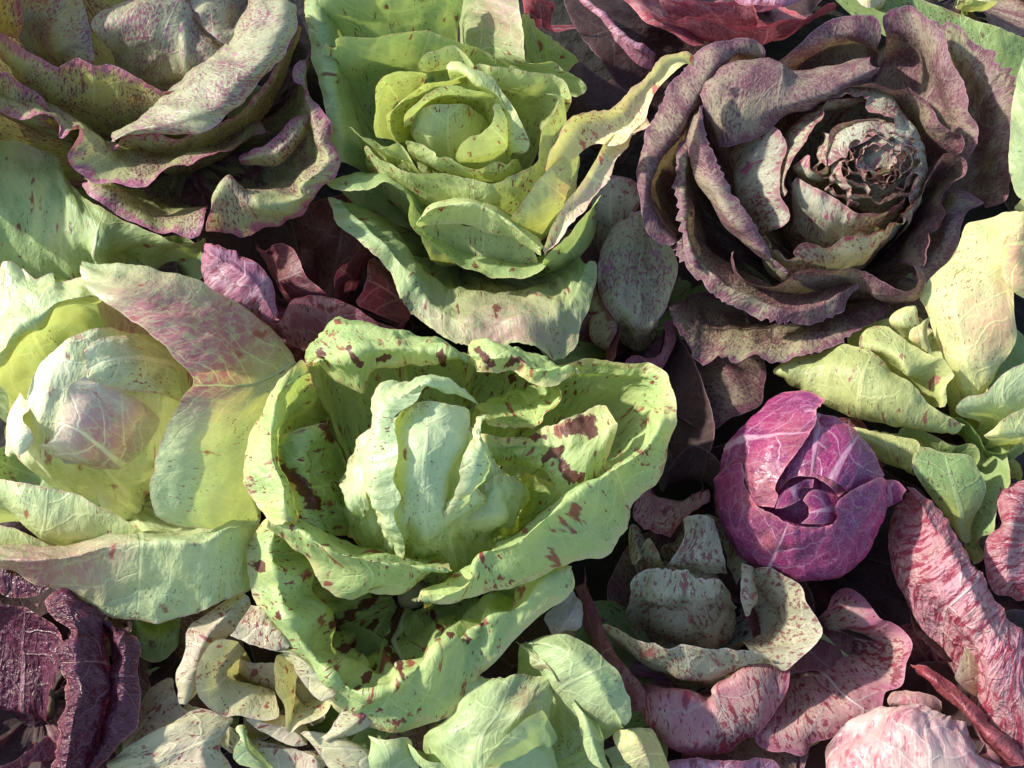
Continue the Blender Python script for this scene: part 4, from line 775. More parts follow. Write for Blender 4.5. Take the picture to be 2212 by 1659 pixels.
h.leaf('c3', R, "1050,540,11 1150,500,11.3 1280,460,11.6 1410,440,11.7 1500,450,11.7 1600,435,11.7 1650,490,11.7 1720,560,11.6 1770,640,11.5 1830,690,11.4 1880,720,11.3 1890,800,11",
       "1100,560,10.2 1200,520,10.4 1310,495,10.5 1420,488,10.6 1500,500 1570,520,10.6 1620,565,10.6 1670,625,10.6 1710,690 1750,740,10.5 1790,780,10.3 1830,830,10", "1200,600,8.8 1280,570,9 1370,555 1450,560,9 1520,585 1570,615,9 1610,660 1645,705,9 1675,750 1700,785 1725,815 1750,850,8.8", wav=1.5)
h.leaf('c3', R, "1560,1170,10.8 1620,1090,11 1660,1000,11.2 1680,930,11.3 1750,850,11.3 1830,820,11.2 1895,850,11 1900,930,10.6 1850,980,10.4 1780,1040,10.2 1770,1090,10.2 1790,1130,10 1740,1190,9.8 1680,1230,9.6 1690,1290,9.5 1690,1340,9.3 1680,1450,9",
       "1500,1230,9 1560,1180,9.2 1610,1120,9.4 1650,1060 1700,1000,9.4 1750,950 1790,940,9.2 1790,980 1760,1020,9 1720,1060 1700,1095,8.8 1690,1130 1660,1170,8.5 1630,1220 1610,1270,8.2 1590,1330 1550,1400,7.8", wav=1.3, tints=())
h.leaf('c3', R, "1880,1010,8.8 1950,1050,9 2005,1085,9 1930,1120,8.8 1900,1180,8.6 1870,1290,8.4 1850,1340,8.3 1790,1420,8 1700,1510,7.6 1650,1560,7.4", "1830,1020,8.6 1850,1060,8.8 1845,1100,8.8 1820,1160,8.7 1795,1220,8.6 1770,1290,8.4 1745,1340,8.2 1710,1400 1670,1460,7.8 1630,1510,7.6",
       "1780,1060,7.2 1765,1120,7.2 1745,1170 1720,1220,7 1700,1275 1680,1325,6.8 1665,1365 1648,1400 1630,1430,6.4 1610,1460,6.4", wav=.8)
h.zoff = -1.2; h.steep = 0.95
h.leaf('c3', RP, "955,930,11.6 1050,970,11.8 1130,1010,11.8 1220,1060,11.8 1300,1110,11.8 1400,1125,11.8 1470,1135,11.8 1530,1110,11.9 1555,1060,12 1540,1000,12", "965,1020,10.6 1030,1090,10.8 1110,1145,10.8 1190,1175 1270,1190,10.8 1350,1195 1420,1195,10.6 1490,1185,10.4 1545,1150 1590,1090,10.4",
       "975,1150,9 1040,1215,9 1110,1250 1180,1262,9 1250,1265 1320,1255 1390,1240,8.8 1450,1220 1500,1200,8.6 1550,1150", wav=1.6, wfreq=1.0)
h.leaf('c3', RP, "880,650,11.3 930,720,11.4 950,790,11.4 920,880,11.4 915,950,11.4 920,1040,11.3 955,1110,11.2 960,1180,11 930,1230,10.8", "760,720,10.5 800,790,10.7 805,860,10.7 795,930,10.7 795,990 810,1050,10.6 840,1120,10.5 865,1180,10.3 880,1230,10.1",
       "650,800,9 680,870,9.2 690,940,9.3 700,1000 715,1060,9.2 740,1120 770,1170,9 800,1220 830,1260,8.8", wr=.8)
h.leaf('c3', RP, "1380,490,12 1250,510,12 1150,550,12 1140,620,12 1080,680,12 1040,760,12 1000,830,12 960,900,12 950,980,11.9 970,1020,11.8 950,1060,11.7", "1350,520,11 1230,560,11 1120,590,11.1 1070,640 1025,700,11.2 985,770,11.2 955,840,11.2 930,910,11.2 922,980,11 925,1020 930,1050,10.8",
       "1250,600,9.5 1130,620 1030,640,9.6 970,680 930,730,9.6 905,790,9.6 890,850 882,900,9.5 880,950 885,980 890,1010,9.3", wav=.9)
h.leaf('c3', RP, "1470,650,12.5 1380,640,12.5 1290,640,12.6 1200,680,12.7 1170,750,12.7 1140,830,12.6 1130,890,12.5 1080,895,12.4 1060,820,12.4 1030,830,12.3", "1450,690,11.8 1370,685,11.8 1290,690,11.8 1230,725 1200,780,11.8 1175,850,11.7 1150,930,11.5 1090,945,11.3 1030,920,11.2 980,900,11",
       "1430,740,10.5 1370,740 1320,745,10.5 1280,770 1250,815,10.5 1220,880 1180,950,10.2 1110,970 1050,960 1000,940,10", wav=1.2)
h.leaf('c3', RP, "1490,700,13 1420,730,13 1340,780,13 1280,800,13 1260,840,12.9 1230,840,12.8 1170,910,12.6", "1480,675,12.6 1400,685,12.6 1310,700,12.6 1235,725,12.5 1195,775,12.4 1170,820 1150,880,12.2", "1470,640,11.5 1380,640 1290,655,11.5 1215,690 1165,745,11.3 1140,800 1120,850,11", wav=1.2)
h.leaf('c3', RP, "1300,1000,12.6 1270,940,12.7 1240,890,12.8 1250,850,12.8 1290,860,12.9", "1260,1010,12 1220,960,12 1190,910,12 1190,860,12 1230,820,12", wav=1.4, base=False)
# nested ruffled leaves round the centre
ball(h, place([(1316.7 + 1430 * .4048, 900 * .4048, 9.0)])[0], 0.027, RP)
for k, (r0, z, a0, a1) in enumerate(((100, 13.2, 60, 350), (142, 13.1, 100, 330), (185, 12.9, 95, 260), (235, 12.5, 190, 330), (290, 12.1, 150, 250), (138, 13.1, -80, 95), (172, 12.9, -70, 85), (205, 12.7, -60, 60))):
    rows = []
    for rr, zz in ((r0, z), (r0 * 1.1, z - .5), (r0 * 1.06, z - 1.6)):
        pts = []
        for i in range(13):
            a = math.radians(a0 + (a1 - a0) * i / 12)
            w = 1 + 0.07 * math.sin(4.1 * i + k * 1.7)
            pts.append('%.0f,%.0f,%.2f' % (1425 + rr * w * math.cos(a), 850 - rr * w * .85 * math.sin(a), zz + .12 * math.sin(2.7 * i + k)))
        rows.append(' '.join(pts))
    h.leaf('c3', RP, *rows, base=False, wav=2.2, wfreq=1.2, wr=1.0, name='heart_leaf')
# frilled brown centre
for k, (r0, r1, z, a0, a1) in enumerate(((95, 70, 13.1, 20, 300), (70, 48, 12.7, 140, 420), (42, 25, 12.3, 260, 560), (130, 105, 13.0, -60, 130), (135, 110, 12.9, 150, 330))):
    rows = []
    for rr, zz in ((r0, z), (r1, z - .7), (r1 * .6, z - 2.2)):
        pts = []
        for i in range(9):
            a = math.radians(a0 + (a1 - a0) * i / 8)
            w = 1 + 0.16 * math.sin(5.3 * i + k * 2.1)
            pts.append('%.0f,%.0f,%.2f' % (1425 + rr * w * math.cos(a), 850 - rr * w * 1.05 * math.sin(a), zz + .15 * math.sin(3.1 * i + k)))
        rows.append(' '.join(pts))
    h.leaf('c3', RP, *rows, base=False, wav=2.4, wfreq=1.5, wr=1.5, name='heart_leaf')
h.leaf('c3', RP, "1140,550,12.2 1250,510,12.4 1350,490,12.5 1390,510,12.5 1380,560,12.6 1460,620,12.7 1540,720,12.7 1590,770,12.7 1630,800,12.7 1600,840,12.7 1560,860,12.6 1590,910,12.6 1640,940,12.6 1650,990,12.5 1610,1050,12.3 1600,1100,12.1 1540,1170,11.8",
       "1130,500,11.5 1240,470,11.6 1340,455 1420,465,11.6 1470,500 1530,560,11.6 1590,640 1635,710,11.6 1665,765 1685,820,11.6 1692,870 1695,920,11.5 1690,970 1680,1010,11.3 1660,1060 1630,1110 1590,1170,11",
       wav=2.0, wfreq=1.1, bulge=1.0)
h.zoff = 0.0; h.steep = 1.45
h.leaf('c3', R, "1460,365,11 1400,410,10.8 1250,490,10.6 1080,560,10.5 950,620,10.3 820,720,10 700,770,9.8 600,790,9.6 540,740,9.6", "1430,360,11.3 1330,410,11.3 1180,490,11.4 1020,540,11.4 900,570,11.3 780,600,11.2 670,640,11 590,650,10.8 525,640,10.6",
       "1400,350,11 1300,375,11 1150,430,11.2 990,462,11.4 920,430,11.6 820,418,11.6 700,435,11.5 600,465,11.3 500,550,11", "1380,330,9 1280,350,9 1140,390,9 990,410,9 900,390,9 800,380,9 690,400,9 590,430,9 470,540,9", wr=.9, tints=[(640, 600, 100, .6)])
h.leaf('c3', R, "510,560,11 515,650,11.4 545,760,11.5 585,850,11.5 640,970,11.4 700,1080,11.2 770,1190,11 830,1310,10.6 955,1450,10", "480,570,11.2 475,660,11.6 490,770,11.7 530,880,11.7 580,990,11.6 640,1110,11.4 720,1220,11.2 800,1320,10.8 950,1460,10.2",
       "490,560,10.8 445,640,11 428,760,11.1 455,860,11.1 480,960,11 540,1060,10.8 610,1160,10.6 690,1270,10.3 940,1465,9.6", "520,560,8 500,650,8.2 500,760,8.3 530,880,8.2 570,980,8 630,1080,7.8 700,1180,7.6 780,1280,7.4 900,1400,7.2", ser=.6, wav=.6)
h.leaf('c3', RP, "800,1210,10.5 810,1270,10.4 840,1290,10.3 850,1330,10.3 900,1360,10.2 960,1380,10.2 995,1370,10.3 985,1345,10.4 1050,1310,10.5 1120,1310,10.7 1180,1310,10.8 1250,1270,11 1350,1260,11 1450,1220,10.8 1530,1200,10.6 1600,1140,10.4",
       "790,1280,9.2 810,1330,9.1 850,1370 890,1395,9 940,1415 990,1422,9.1 1030,1422 1070,1420 1120,1415,9.2 1170,1408 1230,1395,9.3 1290,1375 1370,1345,9.3 1450,1295 1530,1235,9.2 1620,1150,9", wav=1.6, wfreq=1.1)
h.leaf('c3', R, "660,1310,9 670,1370,9.2 700,1430,9.3 760,1490,9.3 830,1518,9.3 900,1490,9.6 1000,1440,10 1100,1435,10.1 1200,1430,10.1 1300,1430,10.1 1370,1465,10 1440,1500,9.8 1500,1520,9.7 1570,1550,9.7 1620,1545,9.8 1645,1500,9.9 1630,1430,9.8 1600,1390,9.6",
       "640,1400,8.2 670,1460,8.2 720,1510 790,1545,8 860,1560,8 940,1550,8.2 1030,1525,8.4 1110,1515,8.5 1200,1507 1290,1505,8.6 1360,1535,8.8 1410,1580,8.8 1480,1600,8.6 1550,1612,8.5 1620,1600,8.5 1665,1560 1690,1500,8.4 1700,1450,8.3",
       "700,1520,6.5 740,1560 790,1590,6.4 850,1600 920,1600,6.4 1000,1590 1080,1580,6.6 1160,1570 1240,1565,6.8 1320,1570 1390,1590,7 1450,1605 1520,1610,7 1580,1605 1630,1590 1670,1570 1690,1545 1705,1520,6.8", wav=1.2)
h.leaf('c6', R, "180,-160,8 250,-80,8.2 330,0,8.3 400,60,8.3 450,110,8.2 500,140,8.2 560,170,8.1 620,200,8 700,245,7.9 760,262,7.8 830,278,7.8 900,262,7.8 1000,278,7.8 1060,250,7.8 1120,230,7.8 1190,180,8 1215,110,8.2 1300,60,8.2",
       "240,-220,8.8 310,-150,9 390,-75 460,-15,9 520,30 575,60,8.9 630,85 690,110 760,140,8.6 820,162 880,178,8.5 940,178 1000,168,8.5 1050,150 1100,125,8.6 1150,90 1190,60,8.7 1260,20,8.6",
       "330,-250,7.5 395,-190,7.6 460,-135 530,-90,7.6 590,-50 650,-15 710,15,7.3 765,42 820,62 875,77,7.2 930,80 985,73,7.2 1030,62 1070,45 1105,28,7.3 1135,12 1165,-3 1200,-20,7.3", ser=1.3, tints=[(450, 20, 300, .45)])
h.leaf('c6', R, "165,150,6 195,230,6.4 250,310,6.6 300,380,6.8 312,465,6.8 400,492,6.8 470,470,6.9 560,492,6.8 660,452,7 740,475,7 840,490,7 900,460,7.1 1000,440,7.2 1090,412,7.2 1180,375,7.2 1240,335,7.2 1340,245,7.2 1450,175,7 1455,105,6.8",
       "260,130,5.5 290,200,5.7 330,270,6 380,330 430,370,6.3 490,385 560,390,6.5 640,390,6.6 710,393 780,393,6.7 850,380 920,365,6.8 990,348,6.9 1060,325 1120,300,6.9 1180,265 1250,215,6.8 1330,155,6.6 1400,90,6.3",
       "350,80,4 385,125 425,165,4.2 470,205 515,235,4.4 570,258 625,273,4.6 685,283 745,288,4.8 805,286 865,278,4.8 920,268 975,255,4.8 1030,238 1080,220,4.8 1130,197 1180,170,4.6 1230,138 1280,100,4.5", ser=1.4, tints=[(700, 460, 400, .5)])

# ================================================================== tight magenta radicchio ball (right)
h = NEW('radicchio_head', 'tight magenta radicchio ball with white veins', 'radicchio', (1735, 1180, 1.0))
F = 'magenta'
D = h.dome('c6', 940, 1215, 5.6, (4.95, 4.95, 4.95))
ball(h, D[0] - np.array((0, 0, .004)), 0.0455, F)
h.leaf('c6', F, "820,1215,.0 880,1150,.15 950,1125,.15 1030,1140,.1 1100,1180,.05 1150,1240,0", "740,1000,.15 850,940,.2 960,920,.2 1070,940,.2 1190,1010,.15 1300,1110,.1",
       "740,850,.1 850,785,.1 960,760,.1 1080,770,.1 1200,820,.1 1340,960,.1", dome=D, base=False, wr=1.0, fine=2, tints=[(1150, 1100, 150, .7), (1200, 900, 100, .5)])
fb = h.leaf('c6', F, "990,745,.1 1100,760,.2 1220,820,.3 1310,900,.3 1390,1020,.3 1430,1110,.2", "960,1000,.2 1040,990,.3 1120,1000,.35 1200,1040,.35 1280,1100,.3 1340,1160,.2", "950,1120,.15 1010,1110,.2 1070,1120,.25 1130,1150,.25 1190,1190,.2 1240,1220,.1", dome=D, base=False, wr=1.0, fine=2)
fa = h.leaf('c6', F, "650,1010,.3 640,1150,.4 700,1270,.45 800,1330,.5 880,1385,.55 960,1402,.55 1060,1410,.55 1120,1390,.55 1150,1330,.6 1145,1270,.6 1190,1215,.6 1280,1165,.5 1370,1120,.5 1450,1130,.5",
       "520,1080,.1 530,1230,.2 600,1380,.3 720,1460,.35 830,1515,.35 920,1535,.35 1010,1545,.35 1100,1535,.35 1180,1500,.35 1240,1430,.35 1290,1360,.35 1340,1290,.35 1390,1230,.3 1430,1200,.3",
       "450,1150,0 465,1330,.05 540,1490,.1 650,1600,.1 770,1660,.1 890,1690,.1 1000,1700,.1 1110,1685,.1 1210,1635,.1 1290,1570,.1 1350,1490,.1 1395,1410,.1 1425,1340,.1 1440,1270,.1",
       dome=D, wr=1.2, fine=2.2, wav=.5, bulge=.8, tints=[(720, 1250, 120, .6), (760, 1480, 80, .5)])
h.leaf('c6', F, "1380,1120,8.6 1430,1125,9.0 1490,1130,9.2 1545,1190,9", "1400,1200,8.4 1440,1205,8.7 1490,1210,8.8 1525,1218,8.8", "1395,1320,7.4 1425,1300,7.5 1460,1275,7.6 1480,1260,7.7", base=False, wr=.6)
fc = h.leaf('c6', F, "1080,668,1.4 1035,745,1.1 1038,785,1.0 975,910,.8 885,1035,.8 835,1120,.8 808,1190,.7 825,1225,.7 795,1295,.6", "960,640,.8 910,740,.7 860,820,.7 800,930,.7 740,1020,.7 715,1100,.65 705,1170,.65 710,1230,.6 730,1290,.6",
       "820,670,.3 740,760,.3 660,850,.3 625,930,.35 628,1010,.4 635,1080,.4 650,1150,.4 665,1220,.4 690,1290,.4", "800,720,0 640,810,.05 540,910,.1 500,1000,.1 480,1080,.1 470,1150,.1 470,1210,.1 480,1260,.1 500,1310,.1", dome=D, base=False, wr=1.1, fine=2.2, tints=[(720, 1180, 160, .6), (900, 900, 130, .4)])
h.leaf('c6', F, "800,1300,10.0 840,1305,10.1 920,1270,10.2 945,1255,10.3 950,1200,10.5 1010,1195,10.6", "810,1240,10.4 850,1200,10.6 900,1175,10.8 940,1155,10.9 980,1140,10.9 1020,1140,10.9", base=False, name='heart_leaf', wr=.5)
h.leaf('c6', F, "950,1260,10.4 985,1300,10.3 975,1350,10.2 920,1385,10.1", "1000,1200,10.7 1060,1280,10.5 1090,1330,10.3 1060,1390,10", "1080,1210,10.4 1120,1270,10.2 1140,1320,10 1130,1380,9.8", base=False, name='heart_leaf', wr=.5)


# ================================================================== flecked head under the radicchio, with pink outer leaves
h = NEW('chicory_head', 'flecked cream-grey head with broad pink outer leaves beside the radicchio ball', 'chicory', (1490, 1455, 1.0))
GH, GK = 'flecked_heart', 'pink_flecked'
h.zoff = -1.7
ball(h, place([(1206.9 + 720 * .3717, 1042.4 + 680 * .3717, 3.4)])[0], 0.023, GH)
h.leaf('c9', GK, "1600,590,5.5 1700,605,6 1790,670,6.3 1890,775,6.5 1980,790,6.6 2035,860,6.6 2055,950,6.6 2030,1050,6.5 2000,1185,6.4 1905,1220,6.3 1880,1330,6.2 1830,1400,6 1700,1445,5.8 1560,1490,5.6 1455,1510,5.5 1415,1578,5.3 1320,1550,5.3 1200,1560,5.2 1105,1530,5.2",
       "1580,680,5.6 1650,700,6 1720,750,6.2 1780,815,6.2 1830,870,6.1 1865,920,5.8 1880,970,5.7 1860,1040,6 1825,1115,6.2 1775,1175,6.2 1730,1240,6.2 1670,1300,6.1 1590,1350,6 1500,1385,5.9 1420,1415 1360,1440,5.8 1290,1450,5.7 1220,1445,5.6 1150,1430,5.4",
       "1540,760,5 1575,785,5.1 1605,815 1630,845,5.1 1650,880 1660,915,4.8 1662,945,4.6 1650,975 1630,1010,4.9 1600,1050 1565,1090,5.2 1525,1130 1480,1165,5.2 1430,1200 1380,1230,5.1 1340,1250 1300,1270,5 1265,1280 1230,1290,5",
       "1440,820,4 1460,845 1472,870,4 1480,890 1482,910,3.9 1480,930 1472,955,3.8 1460,980 1445,1000,4 1425,1025 1400,1050,4 1375,1070 1345,1090,4 1320,1103 1300,1110,4 1280,1118 1265,1125 1250,1130 1235,1135,4",
       ribs=.9, wr=1.2, wav=1.2, rib_w=1.5, rib_from=.12, rib_mat='rib_pink', tints=[(1560, 830, 160, .8)], label='broad pink leaf with dark red flecks')
h.leaf('c9', GK, "475,1365,6 530,1440,5.8 620,1520,5.6 740,1572,5.4 880,1592,5.3 1000,1562,5.4 1100,1515,5.6 1165,1490,5.7 1185,1420,5.9 1240,1350,6.1 1310,1270,6.3", "500,1310,6.6 560,1360,6.7 650,1400,6.7 760,1430,6.7 880,1430,6.8 980,1390,7 1060,1340,7.1 1110,1300,7.2 1160,1250,7.2 1230,1210,7.1 1330,1190,6.9",
       "500,1260,6.8 560,1280,7 650,1265,7.1 780,1282,7 870,1310,6.9 900,1250,7.2 960,1200,7.4 1040,1160,7.5 1110,1120,7.5 1190,1095,7.4 1340,1120,7", "520,1180,5 600,1190,5 690,1200,5 790,1225,5 870,1230,5 930,1195,5.2 990,1155,5.4 1060,1110,5.6 1120,1080 1190,1060,5.6 1300,1060,5.6", wr=1.2, label='pink leaf folded outwards at the front')
h.leaf('c9', GK, "420,140,6 425,230,6.3 490,285,6.5 555,320,6.6 600,320,6.6 640,345,6.6 690,290,6.6 760,220,6.3 860,160,6", "470,80,5.8 490,140,6 540,185,6 590,210 630,220,6 665,220 710,195,6 780,150,5.8 880,100,5.5", "520,40,5 560,70 605,95,5 645,108 685,110,5 725,103 770,92,5 815,75 860,60,4.8", ser=.8)
h.leaf('c9', 'maroon_lilac', "110,440,6.5 130,560,7 180,680,7.3 230,780,7.5 290,890,7.5 350,1000,7.5 410,1080,7.4 470,1170,7.2 500,1240,7 515,1310,6.8 480,1370,6.5", "130,560,6.2 140,650,6.5 155,730,6.6 190,830,6.6 240,930,6.5 290,1020,6.5 340,1100,6.4 385,1180 420,1240,6.2 445,1290 460,1330,6",
       "110,640,5 130,740,5 155,820 190,910,5 230,990 270,1070,4.9 310,1140 345,1200,4.8 375,1250 400,1290 420,1330,4.6", label='long mauve outer leaf standing on edge')
h.leaf('c9', GH, "1140,470,7.6 1200,490,8 1300,550,8.4 1390,600,8.8 1405,680,9 1430,740,9 1480,810,8.9 1530,855,8.8 1510,920,8.6 1460,1000,8.4 1370,1070,8.2 1290,1098,8.2 1220,1060,8.4", "1120,540,6.8 1180,570,7.2 1255,615,7.5 1315,660,7.7 1335,720,7.9 1350,780,7.9 1365,830,7.9 1370,880,7.9 1345,925,7.8 1300,965,7.7 1245,1000,7.7 1185,1015,7.7 1120,990,7.8",
       "1120,640,5.5 1150,665,5.7 1185,700 1210,740,5.9 1220,775,6 1222,805 1215,835,6 1200,860 1180,880,6 1150,900 1115,915,6 1080,925 1040,930,6.2", wr=1.2, tints=())
h.leaf('c9', GH, "255,800,8 330,835,8.2 430,900,8.4 560,945,8.6 650,950,8.6 740,937,8.7 900,937,8.7 1010,958,8.7 1120,988,8.6 1240,1060,8.4", "250,840,7.4 330,900,7.5 430,980,7.6 560,1040,7.6 680,1080,7.6 780,1098,7.6 910,1090,7.7 1020,1062,7.9 1130,1050,8 1240,1075,8",
       "280,880,6 380,970,6 480,1050,6 600,1110,6 710,1150,5.9 820,1180,5.8 920,1182,6 1020,1135,6.4 1130,1090,6.8 1230,1085,7.2", wr=1.3)
h.leaf('c9', GH, "440,490,8.6 540,490,8.8 620,480,8.9 650,490,8.9 690,495,8.9 740,485,8.9 780,530,8.8 850,540,8.6 920,540,8.3", "420,600,8.2 510,615,8.5 590,625 650,630,8.6 710,640 770,650,8.5 830,650 900,640,8.2 980,620,7.8",
       "400,720,7.2 500,740,7.4 590,755 660,762,7.5 730,770 800,770,7.4 870,765 950,745,7.1 1030,700,6.8", "400,830,5.8 490,845,5.8 580,860 660,870,5.8 740,885 820,905,5.8 900,925 980,900,5.6 1060,800,5.6", ser=1.0, wr=2.3, fine=1.8, name='heart_leaf')
h.leaf('c9', GH, "740,230,8.3 800,200,8.6 870,210,8.5 880,230,8.3", "740,330,8.8 800,315,9 870,320,8.8 920,340,8.4", "640,470,8.6 730,450,8.8 840,440,8.8 960,450,8", "640,495,8 760,530,8 900,540,7.8 990,540,7.2", base=False, name='heart_leaf')
h.leaf('c9', GH, "500,330,7.8 540,330,8 600,430,8.2 620,470,8.2", "470,420,7.2 520,430,7.5 560,450,7.6 610,480,7.6", "440,470,6.5 500,500,6.8 550,505 600,505,6.8", name='heart_leaf')
h.leaf('c9', GH, "720,280,8 680,330,7.8 600,370,7.6 590,420,7.4", "730,350,7.4 690,400,7 640,430,6.8 610,440,6.6", name='heart_leaf')
h.leaf('c9', GH, "380,330,7 400,420,7.3 440,500,7.3", "410,250,7 440,350,7.6 470,450,7.6", "480,260,6.5 490,340,6.7 500,420,6.7")
h.leaf('c9', GH, "1060,470,7.5 1050,560,7.8 1045,660,7.6 1080,780,7", "1110,480,7.8 1110,580,8 1110,680,7.8 1100,780,7.2", "1150,500,7.3 1150,600,7.4 1160,670,7.2 1130,760,6.8", base=False)
h.leaf('c9', GH, "700,230,7 800,190,7.3 920,205,7.3 1000,260,7.2 1060,360,7.2 1130,440,7.2", "720,270,5.8 810,240,6 910,260 980,310,6 1030,400,6 1090,480,6")

# ================================================================== crimson head at the top
h = NEW('radicchio_head', 'crimson and lilac head above the dark rose-shaped one, cut by the frame', 'radicchio', (1620, -60, 1.0))
C_ = 'crimson'
h.leaf('c3', C_, "180,40,9 260,80,9.2 350,100,9.3 450,105,9.3 600,120,9.4 760,128,9.4 900,120,9.4 1040,95,9.4 1140,50,9.3 1200,-10,9", "200,80,8 290,120,8.2 390,150,8.3 500,168,8.4 630,184,8.5 760,190,8.5 880,178,8.5 990,148,8.4 1090,105,8.3 1200,40,8.2")
h.leaf('c3', C_, "220,-60,8.6 350,0,8.8 500,10,8.8 650,0,8.6 760,-20,8.5", "300,60,8 450,80,8 600,90,8 700,95 790,100,8")
h.leaf('c3', 'maroon_lilac', "600,-80,9.5 700,30,9.8 800,65,10 900,50,10 1050,0,9.6", "700,-150,10 770,-100 840,-80,10.5 920,-85,10.5 1050,-120,10")
h.leaf('c3', C_, "20,-60,7.8 100,30,8 180,110,8 250,150,8 340,200,7.8 420,260,7.5", "80,-60,8.2 160,20,8.4 240,90,8.4 320,140,8.3 400,190,8 480,250,7.6", "160,-60,7 240,20,7.2 330,90,7.2 400,140,7 450,175 500,210,6.6")
h.leaf('c3', 'maroon_lilac', "-190,-30,7 -100,80,7.2 0,170,7.3 80,230,7.3 170,280,7.2 240,300,6.8", "-160,-40,7.4 -60,60,7.6 40,150,7.6 110,210,7.5 190,250,7.3 245,280,6.9", "-130,0,6.5 -40,110,6.6 40,220,6.6 100,300,6.5 160,350,6.3 230,370,6", base=False)
h.leaf('c2', C_, "1330,-60,7 1400,-20,7.3 1480,-10,7.4 1560,0,7", "1360,60,6.5 1430,80,6.6 1480,88 1540,90,6.4", "1400,160,5 1460,175 1500,180,5 1550,180,5")
h.leaf('f', 'shade_maroon', "1180,70,5.2 1240,120,5.6 1300,165,5.6 1370,200,5.2", "1170,160,4.6 1230,215,5 1290,255,5 1350,280,4.6", "1180,260,3.6 1235,300,3.8 1290,330,3.8 1340,350,3.6")  # added leaf hiding bare ground, gap shade painted into its colour
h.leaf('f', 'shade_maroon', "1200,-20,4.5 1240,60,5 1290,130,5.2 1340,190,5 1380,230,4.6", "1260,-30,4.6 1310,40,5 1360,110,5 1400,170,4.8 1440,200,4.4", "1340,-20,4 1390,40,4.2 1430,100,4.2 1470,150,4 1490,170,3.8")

# ================================================================== yellow-green head at the right edge
h = NEW('chicory_head', 'yellow-green head with peach-tinged leaf beside the dark rose-shaped head', 'chicory', (2210, 960, 1.0))
Y, O_, LG = 'yellow_green', 'olive_flecked', 'leaf_green'
h.steep = 1.0
h.leaf('c11', O_, "60,800,6 250,760,6.4 430,740,6.6 560,860,6.8 660,1080,6.8 700,1260,6.6", "60,900,5.4 230,880,5.8 380,880,6 490,980,6 580,1130,6 620,1260,5.8", wav=1.6, ser=.5)
h.leaf('c11', O_, "40,1340,5.2 300,1380,5.6 520,1410,5.8 760,1480,5.8 1000,1520,5.6", "100,1480,4.6 320,1500,4.9 540,1540,5 760,1600,5 1000,1640,4.8", wav=1.6, ser=.5)
h.leaf('c11', Y, "640,880,7.6 720,960,8 800,1100,8 880,1200,8 1000,1280,7.8", "640,1000,7 700,1080,7.2 770,1180,7.2 850,1260,7.2 960,1330,7", wav=1.6, ser=.5)
h.leaf('c11', Y, "690,265,9.5 760,235,10 880,190,10.6 1005,172,11.2", "640,410,9.5 760,380,10.2 880,370,10.8 1010,360,11.2", "440,630,8.8 600,580,10 760,560,10.8 960,560,11.2", "470,720,8.6 600,740,9.8 740,740,10.5 960,740,11", "540,870,8.4 640,890,9.2 760,900,9.8 970,860,10.2",
       "600,1010,7.8 680,1030,8.6 770,1040,9 920,980,9.4", "660,1150,7 720,1170,7.6 780,1160,8 870,1060,8.5", wr=1.3, tints=[(860, 800, 230, .85), (980, 650, 200, .8), (740, 700, 150, .6), (1000, 300, 100, .5)], label='broad leaf tinged peach')
h.leaf('c11', Y, "960,200,11.4 890,350,11.7 885,450,11.8 890,540,11.6 930,600,11.4 1012,640,11", "1010,190,11.6 960,330,12 950,440,12 970,520,11.9 1000,590,11.6 1060,640,11", "1060,200,11 1040,330,11.4 1040,440,11.4 1060,520,11.3 1080,580 1110,620,10.6", base=False, tints=[(950, 450, 220, .95)])
h.leaf('c11', 'green_pale', "620,1230,8 700,1190,8.4 800,1170,8.6 900,1060,9 1012,1000,9.3 1100,980,9.4", "640,1270,7.5 740,1250,8 820,1230 890,1190,8.5 980,1150 1100,1120,8.8", "760,1330,6.5 830,1332 890,1325,7 950,1300,7.2 1020,1280 1100,1260,7.4")
h.leaf('c11', Y, "790,1400,8.2 840,1370,8.6 900,1320,9 960,1270,9.2 1100,1190,9.4", "800,1420,8 870,1412,8.4 930,1400 990,1380,8.6 1100,1350,8.6", "820,1440,6.8 890,1440 950,1435 1010,1425 1100,1410,7")
h.leaf('c11', LG, "600,1290,7 690,1310,7.4 740,1360,7.5 770,1420,7.5 800,1480,7.4 850,1500,7.3 920,1480,7.3 1012,1420,7.2", "640,1330,6 705,1370 745,1420,6.3 775,1470 810,1510,6 860,1525 930,1520,5.8 1012,1480,5.6")
h.leaf('c11', Y, "310,720,8 380,690,8.4 430,690,8.5", "280,780,7.8 350,780,8.3 440,780,8.4", "330,840,7.4 400,850,7.6 480,860,7.6")
h.leaf('c11', O_, "500,755,9.2 440,790,9.3 390,820,9 385,870,8.8", "490,870,9 460,880,9.2 430,890,9 400,890,8.7", "510,965,8.6 470,930,8.7 450,915 440,910,8.6", base=False, tints=[(450, 850, 130, 1)])
h.leaf('c11', O_, "100,850,7.4 170,815,7.8 240,800,8 330,850,8.5 430,915,8.8 520,975,9 580,985,9.1 620,1040,9 637,1080,8.8 590,1140,8.6 622,1235,8.2", "120,930,7.8 190,925 260,945,8.5 330,995,8.8 385,1070,8.8 430,1065,8.4 480,1065 520,1085,8.2 545,1120 545,1170,8.2 560,1250,8",
       "130,960,6.5 190,980 250,1005,6.8 310,1045 360,1080,7 400,1115 435,1145 465,1175,7 490,1205 510,1225 525,1250,7", wr=.8)
